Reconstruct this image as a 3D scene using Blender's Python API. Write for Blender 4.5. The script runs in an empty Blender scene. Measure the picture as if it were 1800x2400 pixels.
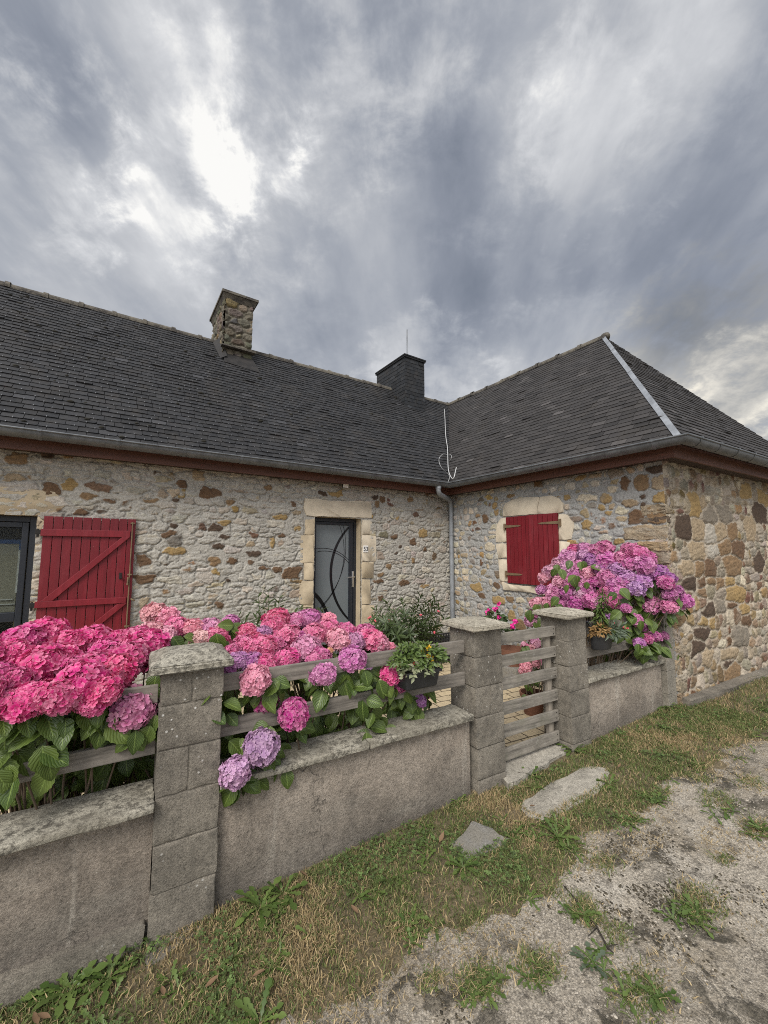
import bpy, bmesh, math, random
import numpy as np
from mathutils import Vector, Matrix
random.seed(7); RNG = np.random.default_rng(11)
SC = bpy.context.scene; COL = SC.collection
PI = math.pi
# ------------------------------------------------------------------ survey of the place
# camera: eye 1.70 m above the lane, 5.67 deg up.  World X runs along the farmhouse front, Y away from the lane.
FPX = 950.0; PITCH = math.radians(5.67); AX = math.radians(56.2); EYE = 1.7
CAM = np.array([0, 0, EYE])
fw = np.array([math.cos(AX), math.sin(AX), 0]); rt = np.array([math.sin(AX), -math.cos(AX), 0]); UPV = np.array([0, 0, 1.0])
CF = fw*math.cos(PITCH)+UPV*math.sin(PITCH); CU = -fw*math.sin(PITCH)+UPV*math.cos(PITCH)
PH = math.radians(-3.36)                                   # the street front is turned 3.4 deg from the farmhouse front
fd = np.array([math.cos(PH), math.sin(PH), 0]); fn = np.array([-math.sin(PH), math.cos(PH), 0])
def ray(x, y): return CF+rt*(x-900)/FPX-CU*(y-1200)/FPX
def on(x, y, n, d):
    r = ray(x, y); return CAM+r*((d-np.dot(n, CAM))/np.dot(n, r))
def onz(x, y, z): return on(x, y, UPV, z)
def onX(x, y, X): return on(x, y, np.array([1., 0, 0]), X)
def onY(x, y, Y): return on(x, y, np.array([0, 1., 0]), Y)
def onF(x, y, o): return on(x, y, fn, o)
def sF(x, y, o): return float(onF(x, y, o)@fd)
def depth(P): return float((np.array(P)-CAM)@CF)
def FW(s, o, z): return fd*s+fn*o+UPV*z
XW, YW, YF = 4.84, 1.89, 5.157                             # wing side wall, wing corner, farmhouse front
ZE, RH, TW, TM, YA = 2.814, 2.579, 2.321, 2.476, 1.908      # eaves height, roof rise, half spans, hip run
EX, EY = XW-.31, YF-.31
CAMM = Matrix(((rt[0], CU[0], -CF[0], 0), (rt[1], CU[1], -CF[1], 0), (rt[2], CU[2], -CF[2], EYE), (0, 0, 0, 1)))
def zg(s, o=2.0):                                          # lane and verge rise gently to the right
    return .035*np.clip(s, -3, 6)+.006*np.clip(o-2.2, -4, 0)
# ------------------------------------------------------------------ noise in numpy
def vnoise(x, y, seed):
    r = np.random.default_rng(seed); T = r.random((256, 256))
    xi = np.floor(x).astype(int); yi = np.floor(y).astype(int); fx = x-xi; fy = y-yi
    fx = fx*fx*(3-2*fx); fy = fy*fy*(3-2*fy); a = xi & 255; b = yi & 255; a1 = (a+1) & 255; b1 = (b+1) & 255
    return (T[a, b]*(1-fx)+T[a1, b]*fx)*(1-fy)+(T[a, b1]*(1-fx)+T[a1, b1]*fx)*fy
def fbm(x, y, seed, octv=4, gain=.5):
    v = 0; amp = 1; tot = 0
    for k in range(octv):
        v = v+amp*vnoise(x*2**k, y*2**k, seed+k*17); tot += amp; amp *= gain
    return v/tot
def sstep(a, b, x):
    t = np.clip((x-a)/(b-a), 0, 1); return t*t*(3-2*t)
# ------------------------------------------------------------------ objects
def tag(o, label=None, cat=None, group=None, kind=None):
    if label: o['label'] = label
    if cat: o['category'] = cat
    if group: o['group'] = group
    if kind: o['kind'] = kind
    return o
def link(o, parent=None):
    COL.objects.link(o)
    if parent is not None:
        o.parent = parent; o.matrix_parent_inverse = parent.matrix_basis.inverted()
    return o
def empty(name, loc=(0, 0, 0), rz=0):
    o = bpy.data.objects.new(name, None); o.location = loc; o.rotation_euler = (0, 0, rz); o.empty_display_size = .1
    return link(o)
def npmesh(name, V, Fs, mats=(), attrs=None, midx=None, smooth=True):
    """vertices and a list of face arrays (each of one corner count) -> mesh data"""
    me = bpy.data.meshes.new(name); V = np.asarray(V, np.float32)
    Fs = [np.asarray(f, np.int32) for f in Fs if len(f)]
    me.vertices.add(len(V)); me.vertices.foreach_set('co', V.ravel())
    nl = sum(f.size for f in Fs); npol = sum(len(f) for f in Fs)
    me.loops.add(nl); me.loops.foreach_set('vertex_index', np.concatenate([f.ravel() for f in Fs]))
    me.polygons.add(npol)
    tot = np.concatenate([np.full(len(f), f.shape[1], np.int32) for f in Fs])
    st = np.concatenate([[0], np.cumsum(tot)[:-1]]).astype(np.int32)
    me.polygons.foreach_set('loop_start', st); me.polygons.foreach_set('loop_total', tot)
    for m in mats: me.materials.append(m)
    if midx is not None: me.polygons.foreach_set('material_index', np.asarray(midx, np.int32))
    me.polygons.foreach_set('use_smooth', np.full(npol, smooth))
    for k, a in (attrs or {}).items():
        a = np.asarray(a, np.float32)
        if a.ndim == 1:
            at = me.attributes.new(k, 'FLOAT', 'POINT'); at.data.foreach_set('value', a)
        else:
            if a.shape[1] == 3: a = np.c_[a, np.ones(len(a), np.float32)]
            at = me.attributes.new(k, 'FLOAT_COLOR', 'POINT'); at.data.foreach_set('color', a.ravel())
    me.update(calc_edges=True); me.validate()
    return me
def obj(name, me, parent=None, mat=None):
    o = bpy.data.objects.new(name, me)
    if mat is not None and not me.materials: me.materials.append(mat)
    return link(o, parent)
class MB:                                                   # collects shapes into one mesh
    def __init__(s): s.bm = bmesh.new()
    def poly(s, pts):
        try: return s.bm.faces.new([s.bm.verts.new(tuple(map(float, p))) for p in pts])
        except ValueError: return None
    def box(s, O, U, V, W, u, v, w, bev=0, jit=0):
        """box in the frame O,U,V,W between the ranges u, v, w"""
        O, U, V, W = (np.array(a, float) for a in (O, U, V, W))
        c = [s.bm.verts.new(tuple(O+U*(a+random.uniform(-jit, jit))+V*(b+random.uniform(-jit, jit))+W*(d+random.uniform(-jit, jit)))) for a in u for b in v for d in w]
        idx = [(0, 1, 3, 2), (4, 6, 7, 5), (0, 4, 5, 1), (2, 3, 7, 6), (0, 2, 6, 4), (1, 5, 7, 3)]
        fs = [s.bm.faces.new([c[i] for i in q]) for q in idx]
        if bev:
            es = list({e for f in fs for e in f.edges})
            bmesh.ops.bevel(s.bm, geom=es, offset=bev, segments=2, affect='EDGES', profile=.6)
    def prism(s, pts, off, bev=0):
        """polygon pts extruded by the vector off"""
        a = [s.bm.verts.new(tuple(map(float, p))) for p in pts]; b = [s.bm.verts.new(tuple(np.array(p, float)+np.array(off))) for p in pts]
        n = len(a); fs = [s.bm.faces.new(a[::-1]), s.bm.faces.new(b)]
        fs += [s.bm.faces.new((a[i], a[(i+1) % n], b[(i+1) % n], b[i])) for i in range(n)]
        if bev:
            es = list(fs[1].edges); bmesh.ops.bevel(s.bm, geom=es, offset=bev, segments=2, affect='EDGES', profile=.6)
    def tube(s, pts, r, n=8, caps=True):
        pts = [Vector(tuple(map(float, p))) for p in pts]; rings = []
        rr = r if isinstance(r, (list, tuple)) else [r]*len(pts); nrm = None
        for i, p in enumerate(pts):
            t = (pts[min(i+1, len(pts)-1)]-pts[max(i-1, 0)]).normalized()
            if nrm is None: nrm = t.orthogonal().normalized()
            nrm = (nrm-t*nrm.dot(t)).normalized(); b = t.cross(nrm)
            rings.append([s.bm.verts.new(p+(nrm*math.cos(a)+b*math.sin(a))*rr[i]) for a in (2*PI*k/n for k in range(n))])
        for A, B in zip(rings, rings[1:]):
            for k in range(n): s.bm.faces.new((A[k], A[(k+1) % n], B[(k+1) % n], B[k]))
        if caps:
            s.bm.faces.new(rings[0][::-1]); s.bm.faces.new(rings[-1])
    def lathe(s, C, prof, n=24):
        C = Vector(tuple(map(float, C))); rings = []
        for r, z in prof: rings.append([s.bm.verts.new(C+Vector((r*math.cos(2*PI*k/n), r*math.sin(2*PI*k/n), z))) for k in range(n)])
        for A, B in zip(rings, rings[1:]):
            for k in range(n): s.bm.faces.new((A[k], A[(k+1) % n], B[(k+1) % n], B[k]))
        s.bm.faces.new(rings[0][::-1])
    def build(s, name, mat, parent=None, smooth=False, ang=None):
        me = bpy.data.meshes.new(name); bmesh.ops.recalc_face_normals(s.bm, faces=s.bm.faces[:]); s.bm.to_mesh(me); s.bm.free()
        me.materials.append(mat)
        if smooth:
            for p in me.polygons: p.use_smooth = True
            if ang: me.set_sharp_from_angle(angle=math.radians(ang))
        return link(bpy.data.objects.new(name, me), parent)
# ------------------------------------------------------------------ materials
class T:
    def __init__(s, name, rough=.8):
        s.m = bpy.data.materials.new(name); s.m.use_nodes = True; s.t = s.m.node_tree; s.t.nodes.clear()
        s.out = s.n('ShaderNodeOutputMaterial'); s.b = s.n('ShaderNodeBsdfPrincipled'); s.b.inputs['Roughness'].default_value = rough
        s.t.links.new(s.b.outputs[0], s.out.inputs[0])
    def n(s, ty, ins=None, **props):
        nd = s.t.nodes.new(ty)
        for k, v in props.items(): setattr(nd, k, v)
        for k, v in (ins or {}).items(): s.set(nd.inputs[k], v)
        return nd
    def set(s, sock, v):
        if isinstance(v, bpy.types.NodeSocket): s.t.links.new(v, sock)
        else: sock.default_value = v
    def co(s, scale=(1, 1, 1), rot=(0, 0, 0), kind='Object'):
        tc = s.n('ShaderNodeTexCoord'); mp = s.n('ShaderNodeMapping', {'Scale': scale, 'Rotation': rot}); s.set(mp.inputs[0], tc.outputs[kind]); return mp.outputs[0]
    def noise(s, vec, scale, detail=4, rough=.55, dist=0):
        return s.n('ShaderNodeTexNoise', {'Vector': vec, 'Scale': scale, 'Detail': detail, 'Roughness': rough, 'Distortion': dist}).outputs[0]
    def vor(s, vec, scale, feature='F1', out='Distance', rnd=1):
        return s.n('ShaderNodeTexVoronoi', {'Vector': vec, 'Scale': scale, 'Randomness': rnd}, feature=feature).outputs[out]
    def ramp(s, fac, stops):
        r = s.n('ShaderNodeValToRGB'); e = r.color_ramp.elements
        while len(e) < len(stops): e.new(.5)
        for el, (p, c) in zip(e, stops):
            el.position = p; el.color = (c, c, c, 1) if isinstance(c, (int, float)) else (*c, 1)
        s.set(r.inputs[0], fac); return r.outputs[0]
    def mix(s, fac, a, b, mode='MIX'):
        m = s.n('ShaderNodeMix', data_type='RGBA', blend_type=mode)
        for i, v in ((0, fac), (6, a), (7, b)):
            if isinstance(v, tuple) and len(v) == 3: v = (*v, 1)
            s.set(m.inputs[i], v)
        return m.outputs[2]
    def math(s, op, a, b=0, c=0, clamp=False):
        m = s.n('ShaderNodeMath', operation=op, use_clamp=clamp)
        for i, v in enumerate((a, b, c)): s.set(m.inputs[i], v)
        return m.outputs[0]
    def attr(s, name, out='Color'): return s.n('ShaderNodeAttribute', attribute_name=name).outputs[out]
    def bump(s, h, strength=.5, dist=.01, nrm=None):
        b = s.n('ShaderNodeBump', {'Height': h, 'Strength': strength, 'Distance': dist})
        if nrm is not None: s.set(b.inputs['Normal'], nrm)
        s.set(s.b.inputs['Normal'], b.outputs[0]); return b.outputs[0]
    def col(s, v):
        if isinstance(v, tuple) and len(v) == 3: v = (*v, 1)
        s.set(s.b.inputs['Base Color'], v); return s
    def inp(s, **k):
        for a, v in k.items(): s.set(s.b.inputs[a.replace('_', ' ')], v)
        return s
def m_rubble():
    t = T('rubble_stone', .92); p = t.co()
    c = t.attr('Col'); n = t.noise(p, 55, 5, .65); n2 = t.noise(p, 210, 3)
    c = t.mix(1.0, c, t.ramp(n, [(.25, .62), (.5, 1.0), (.75, 1.3)]), 'MULTIPLY')
    c = t.mix(1.0, c, t.ramp(n2, [(.3, .78), (.6, 1.08)]), 'MULTIPLY')
    t.col(c); h = t.math('ADD', t.math('MULTIPLY', n, .7), t.math('MULTIPLY', n2, .3)); t.bump(h, .8, .012); return t.m
def m_limestone(base=(.63, .545, .415), pits=.5):
    t = T('limestone', .9); p = t.co(); n = t.noise(p, 7, 6, .6); v = t.noise(p, 75, 4, .7)
    c = t.mix(t.ramp(n, [(.3, 0), (.7, 1)]), tuple(x*.82 for x in base), tuple(min(1, x*1.14) for x in base))
    c = t.mix(t.ramp(v, [(.60, 0), (.70, pits)]), c, tuple(x*.38 for x in base))
    c = t.mix(t.ramp(t.noise(p, 240, 2), [(.55, 0), (.75, .35)]), c, tuple(min(1, x*1.4) for x in base))
    t.col(c); t.bump(v, -.35, .008); return t.m
def m_block(base=(.26, .23, .185), dark=.75, name='concrete_block'):
    t = T(name, .95); p = t.co(); n = t.noise(p, 3.2, 5, .6); f = t.noise(p, 130, 4, .75); g = t.noise(p, 420, 2, .7)
    c = t.mix(t.ramp(n, [(.33, 0), (.62, 1)]), tuple(x*(1-dark*.55) for x in base), base)
    c = t.mix(1, c, t.ramp(f, [(.28, .40), (.5, 1), (.75, 1.45)]), 'MULTIPLY')
    c = t.mix(1, c, t.ramp(t.noise(p, 24, 6, .75), [(.3, .6), (.5, 1), (.7, 1.25)]), 'MULTIPLY')
    c = t.mix(t.ramp(g, [(.62, 0), (.72, .5)]), c, (.50, .46, .39))
    li = t.math('MULTIPLY', t.ramp(t.vor(p, 26), [(.10, 1), (.16, 0)]), t.ramp(t.noise(p, 2.1, 3), [(.52, 0), (.60, 1)]))
    c = t.mix(li, c, (.62, .60, .55))
    c = t.mix(t.ramp(t.noise(p, 9, 6, .7), [(.58, 0), (.70, .7)]), c, (.085, .078, .066))
    t.col(c); t.bump(t.math('ADD', f, t.math('MULTIPLY', g, .4)), .75, .012); return t.m
def m_lichen(name='lichen_stone', lo=.47, base=(.12, .108, .085), lite=(.44, .405, .325)):
    t = T(name, .95); p = t.co(); n = t.noise(p, 34, 8, .78); f = t.noise(p, 150, 4, .75)
    c = t.mix(t.ramp(n, [(lo-.05, 0), (lo+.07, 1)]), base, lite)
    c = t.mix(t.ramp(t.noise(p, 6, 4), [(.42, 0), (.62, .55)]), c, (.24, .215, .165))
    c = t.mix(1, c, t.ramp(f, [(.3, .5), (.5, 1), (.75, 1.3)]), 'MULTIPLY')
    t.col(c); t.bump(t.math('ADD', t.math('MULTIPLY', n, .6), t.math('MULTIPLY', f, .5)), .8, .015); return t.m
def m_render():
    t = T('roughcast_render', .95); p = t.co(); n = t.noise(p, 1.7, 5, .6); f = t.noise(p, 95, 5, .75); g = t.noise(p, 330, 2, .7)
    c = t.mix(t.ramp(n, [(.3, 0), (.68, 1)]), (.27, .222, .175), (.48, .41, .335))
    c = t.mix(t.ramp(t.noise(t.co((1.2, 1.2, 5)), 1.3, 5), [(.52, 0), (.7, .6)]), c, (.42, .375, .31))
    z = t.n('ShaderNodeSeparateXYZ', {0: t.co(kind='Object')}).outputs[2]
    dirt = t.math('MULTIPLY', t.ramp(t.math('ADD', z, t.math('MULTIPLY', t.noise(p, 3.4, 6, .7), .55)), [(.28, 1), (.66, 0)]), .8)
    c = t.mix(dirt, c, (.125, .112, .095))
    c = t.mix(t.ramp(t.noise(p, 7, 5, .7), [(.56, 0), (.70, .6)]), c, (.15, .128, .105))
    st = t.noise(t.co((10, 10, .55)), 1, 5, .6); c = t.mix(t.math('MULTIPLY', t.ramp(st, [(.52, 0), (.66, .5)]), t.ramp(n, [(.35, 1), (.6, .15)])), c, (.17, .15, .125)); c = t.mix(t.ramp(t.noise(t.co((14, 14, .9)), 1, 4, .6), [(.60, 0), (.70, .4)]), c, (.56, .51, .43))
    wv = t.n('ShaderNodeVectorMath', {0: p, 1: t.n('ShaderNodeTexNoise', {'Vector': p, 'Scale': 3.0, 'Detail': 6.0}).outputs[1]}, operation='ADD').outputs[0]; ck = t.math('MULTIPLY', t.ramp(t.vor(wv, 1.15, 'DISTANCE_TO_EDGE'), [(.001, 1), (.006, 0)]), t.ramp(t.noise(p, 1.3, 2), [(.50, 0), (.56, .8)])); c = t.mix(ck, c, (.07, .06, .05))
    h = t.noise(p, 28, 6, .75); c = t.mix(1, c, t.ramp(h, [(.3, .62), (.5, 1), (.7, 1.22)]), 'MULTIPLY')
    c = t.mix(1, c, t.ramp(f, [(.28, .45), (.5, 1), (.75, 1.35)]), 'MULTIPLY')
    c = t.mix(t.ramp(g, [(.64, 0), (.72, .6)]), c, (.55, .49, .41))
    c = t.mix(t.ramp(t.vor(p, 34), [(.05, .8), (.09, 0)]), c, (.5, .46, .4))
    t.col(c); t.bump(t.math('ADD', h, t.math('ADD', f, t.math('MULTIPLY', g, .4))), .9, .012); return t.m
def m_wood(ax=0, base=(.215, .19, .16), green=0.0, name='weathered_wood'):
    sc = [40, 40, 40]; sc[ax] = 1.6
    t = T(name, .9); p = t.co(tuple(sc)); q = t.co(); n = t.noise(p, 1.0, 8, .7, .35); w = t.noise(q, 14, 5, .6)
    c = t.mix(t.ramp(n, [(.28, 0), (.52, .65), (.72, 1)]), tuple(x*.25 for x in base), tuple(min(1, x*1.45) for x in base))
    c = t.mix(t.ramp(w, [(.45, 0), (.7, .45)]), c, tuple(x*.5 for x in base))
    c = t.mix(t.ramp(t.noise(q, 30, 6, .75), [(.57, 0), (.66, .55 if green else .22)]), c, (.36, .35, .30))
    if green: c = t.mix(t.ramp(t.noise(q, 5, 4), [(.5, 0), (.7, green)]), c, (.13, .13, .085))
    t.col(c); t.bump(n, .6, .004); return t.m
def m_slate(base=(.0225, .0228, .0245), name='slate'):
    t = T(name, .62); p = t.co(); a = t.attr('rnd', 'Fac'); n = t.noise(p, 9, 6, .65); f = t.noise(p, 60, 5, .7)
    c = t.mix(1, base, t.ramp(a, [(0, .5), (.5, 1), (.90, 1.4), (1, 2.3)]), 'MULTIPLY')
    c = t.mix(t.ramp(n, [(.45, 0), (.75, .55)]), c, (.060, .055, .051))
    c = t.mix(t.ramp(t.noise(p, 2.2, 5, .6), [(.54, 0), (.72, .5)]), c, (.050, .042, .034))
    c = t.mix(t.ramp(f, [(.58, 0), (.72, .5)]), c, (.115, .11, .105))
    t.col(c); t.bump(t.math('ADD', f, n), .45, .006); t.inp(Roughness=t.ramp(n, [(.3, .55), (.7, .8)]), Specular_IOR_Level=.32); return t.m
def m_metal(c1=(.20, .205, .215), name='zinc', rough=.48, metal=.55, var=.35):
    t = T(name, rough); p = t.co(); n = t.noise(p, 8, 5, .65)
    c = t.mix(t.ramp(n, [(.3, 0), (.7, 1)]), tuple(x*(1-var) for x in c1), tuple(min(1, x*(1+var)) for x in c1))
    t.col(c); t.inp(Metallic=metal, Roughness=t.ramp(n, [(.3, rough-.1), (.7, rough+.15)])); t.bump(n, .08, .01); return t.m
def m_paint(c1, name, rough=.45, var=.12, grain=(30, 30, 1.2), bump=.12, chip=0.):
    t = T(name, rough); p = t.co(grain); q = t.co(); n = t.noise(p, 1, 6, .65); m = t.noise(q, 4, 4)
    c = t.mix(t.ramp(n, [(.3, 0), (.7, 1)]), tuple(x*(1-var) for x in c1), tuple(min(1, x*(1+var)) for x in c1))
    c = t.mix(t.ramp(m, [(.4, 0), (.75, .3)]), c, tuple(x*.62 for x in c1))
    if chip:
        c = t.mix(t.ramp(t.noise(t.co((9, 9, 3)), 1, 7, .7), [(.52, 0), (.68, .35)]), c, tuple(min(1, x*1.25+.035) for x in c1)); c = t.mix(t.ramp(t.noise(t.co((60, 60, 14)), 1, 5, .7), [(.70, 0), (.74, chip)]), c, (.42, .36, .30))
    t.col(c); t.bump(n, bump, .004); return t.m
def m_flat(c1, name, rough=.6, metal=0.0):
    t = T(name, rough); n = t.noise(t.co(), 40, 4)
    t.col(t.mix(1, c1, t.ramp(n, [(.3, .85), (.7, 1.12)]), 'MULTIPLY')); t.inp(Metallic=metal); return t.m
def m_petal():
    t = T('petal', .6); oi = t.n('ShaderNodeObjectInfo'); k = t.attr('tip', 'Fac'); r = t.attr('rnd', 'Fac'); p = t.co()
    c = oi.outputs['Color']
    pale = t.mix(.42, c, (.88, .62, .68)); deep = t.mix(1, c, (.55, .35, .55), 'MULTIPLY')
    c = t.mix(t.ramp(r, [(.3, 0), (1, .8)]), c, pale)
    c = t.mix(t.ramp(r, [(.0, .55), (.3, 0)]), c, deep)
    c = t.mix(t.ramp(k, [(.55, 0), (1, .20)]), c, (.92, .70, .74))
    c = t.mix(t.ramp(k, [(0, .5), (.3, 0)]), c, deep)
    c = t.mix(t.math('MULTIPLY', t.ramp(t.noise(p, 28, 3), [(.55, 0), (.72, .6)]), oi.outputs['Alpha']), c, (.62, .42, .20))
    t.col(c); t.inp(Subsurface_Weight=0.0, Sheen_Weight=.15)
    tr = t.n('ShaderNodeBsdfTranslucent', {0: c}); mx = t.n('ShaderNodeMixShader', {0: .22, 1: t.b.outputs[0], 2: tr.outputs[0]}); t.set(t.out.inputs[0], mx.outputs[0]); return t.m
def m_leaf(c1=(.048, .085, .016), c2=(.125, .175, .036), name='leaf', rough=.42, vein=True):
    t = T(name, rough); r = t.attr('rnd', 'Fac'); u = t.attr('lu', 'Fac'); v = t.attr('lv', 'Fac')
    c = t.mix(r, c1, c2)
    if vein:
        av = t.math('ABSOLUTE', v); w = t.math('SINE', t.math('MULTIPLY', t.math('SUBTRACT', u, t.math('MULTIPLY', av, .45)), 46))
        ve = t.math('MAXIMUM', t.ramp(av, [(.03, 1), (.09, 0)]), t.ramp(w, [(.86, 0), (.99, .6)]))
        c = t.mix(t.math('MULTIPLY', ve, .55), c, tuple(min(1, x*2.3+.02) for x in c2)); t.bump(t.math('MULTIPLY', w, -.5), .35, .003)
    c = t.mix(t.ramp(t.noise(t.co(), 22, 4), [(.5, 0), (.8, .4)]), c, tuple(x*.55 for x in c1))
    t.col(c)
    tr = t.n('ShaderNodeBsdfTranslucent', {0: t.mix(.5, c, (.12, .2, .02))}); mx = t.n('ShaderNodeMixShader', {0: .2, 1: t.b.outputs[0], 2: tr.outputs[0]}); t.set(t.out.inputs[0], mx.outputs[0]); return t.m
def m_attr(name, rough=.8, trans=0.0):
    t = T(name, rough); c = t.attr('Col'); t.col(c)
    if trans:
        tr = t.n('ShaderNodeBsdfTranslucent', {0: c}); mx = t.n('ShaderNodeMixShader', {0: trans, 1: t.b.outputs[0], 2: tr.outputs[0]}); t.set(t.out.inputs[0], mx.outputs[0])
    return t.m
def m_glass(name='window_glass', tint=(.85, .88, .87), op=.16):
    t = T(name, .03); t.col((.02, .022, .022)); t.inp(Specular_IOR_Level=.9)
    tr = t.n('ShaderNodeBsdfTransparent', {0: (*tint, 1)}); mx = t.n('ShaderNodeMixShader', {0: op, 1: tr.outputs[0], 2: t.b.outputs[0]}); t.set(t.out.inputs[0], mx.outputs[0]); return t.m
def m_soil():
    t = T('verge_soil', .97); p = t.co(); n = t.noise(p, 5, 7, .7); f = t.noise(p, 60, 5, .7)
    c = t.mix(t.ramp(n, [(.35, 0), (.65, 1)]), (.105, .085, .045), (.25, .195, .115))
    c = t.mix(1, c, t.ramp(f, [(.3, .5), (.7, 1.3)]), 'MULTIPLY'); t.col(c); t.bump(f, .9, .02); return t.m
def m_lane():
    t = T('worn_gravel_concrete', .95); p = t.co(); n = t.noise(p, 1.1, 6, .6); m = t.noise(p, 6, 7, .7, .5); f = t.noise(p, 90, 5, .7)
    c = t.mix(t.ramp(n, [(.4, 0), (.6, 1)]), (.44, .38, .295), (.58, .51, .405))
    pe = t.vor(p, 120); pc = t.n('ShaderNodeTexVoronoi', {'Vector': p, 'Scale': 120.0}).outputs['Color']
    lum = t.n('ShaderNodeSeparateColor', {0: pc}).outputs[0]
    c = t.mix(t.math('MULTIPLY', t.ramp(pe, [(.28, 1), (.42, 0)]), t.ramp(lum, [(.35, 0), (.7, .5)])), c, t.mix(lum, (.26, .24, .21), (.56, .52, .46)))
    c = t.mix(t.math('MULTIPLY', t.ramp(pe, [(.42, 0), (.62, .6)]), .7), c, (.07, .064, .056))
    c = t.mix(t.ramp(t.noise(p, 2.3, 6, .65), [(.55, 0), (.68, .55)]), c, (.56, .52, .45))
    mo = t.math('MULTIPLY', t.ramp(m, [(.50, 0), (.57, 1)]), t.ramp(t.noise(p, 1.6, 4), [(.44, 0), (.55, 1)]))
    c = t.mix(t.ramp(t.noise(p, 3.1, 7, .7), [(.50, 0), (.66, .6)]), c, (.29, .235, .16))
    c = t.mix(t.ramp(t.noise(p, 17, 6, .75), [(.53, 0), (.62, .75)]), c, (.11, .092, .07))
    c = t.mix(t.math('MULTIPLY', mo, .85), c, (.042, .036, .022))
    c = t.mix(1, c, t.ramp(f, [(.28, .40), (.5, 1), (.75, 1.4)]), 'MULTIPLY')
    c = t.mix(t.ramp(t.n('ShaderNodeTexVoronoi', {'Vector': t.n('ShaderNodeVectorMath', {0: p, 1: t.n('ShaderNodeTexNoise', {'Vector': p, 'Scale': 5.0}).outputs[1]}, operation='ADD').outputs[0], 'Scale': 3.2}, feature='DISTANCE_TO_EDGE').outputs[0], [(.002, .35), (.008, 0)]), c, (.10, .085, .06))
    t.col(c); t.bump(t.math('ADD', t.math('MULTIPLY', pe, -.15), t.math('ADD', f, t.math('MULTIPLY_ADD', mo, .8, t.noise(p, 17, 6, .75)))), .9, .016); return t.m
def m_paver():
    t = T('courtyard_paver', .85); p = t.co(rot=(0, 0, .12))
    b = t.n('ShaderNodeTexBrick', {'Vector': p, 'Color1': (.56, .45, .28, 1), 'Color2': (.46, .37, .24, 1), 'Mortar': (.10, .075, .045, 1), 'Scale': 1.0, 'Mortar Size': .007, 'Brick Width': .2, 'Row Height': .13, 'Bias': -.1})
    c = t.mix(1, b.outputs[0], t.ramp(t.noise(p, 35, 5), [(.3, .78), (.7, 1.15)]), 'MULTIPLY'); t.col(c); t.bump(b.outputs[1], -.6, .006); return t.m
def m_crate(): return m_flat((.03, .03, .032), 'black_plastic', .45)
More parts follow.
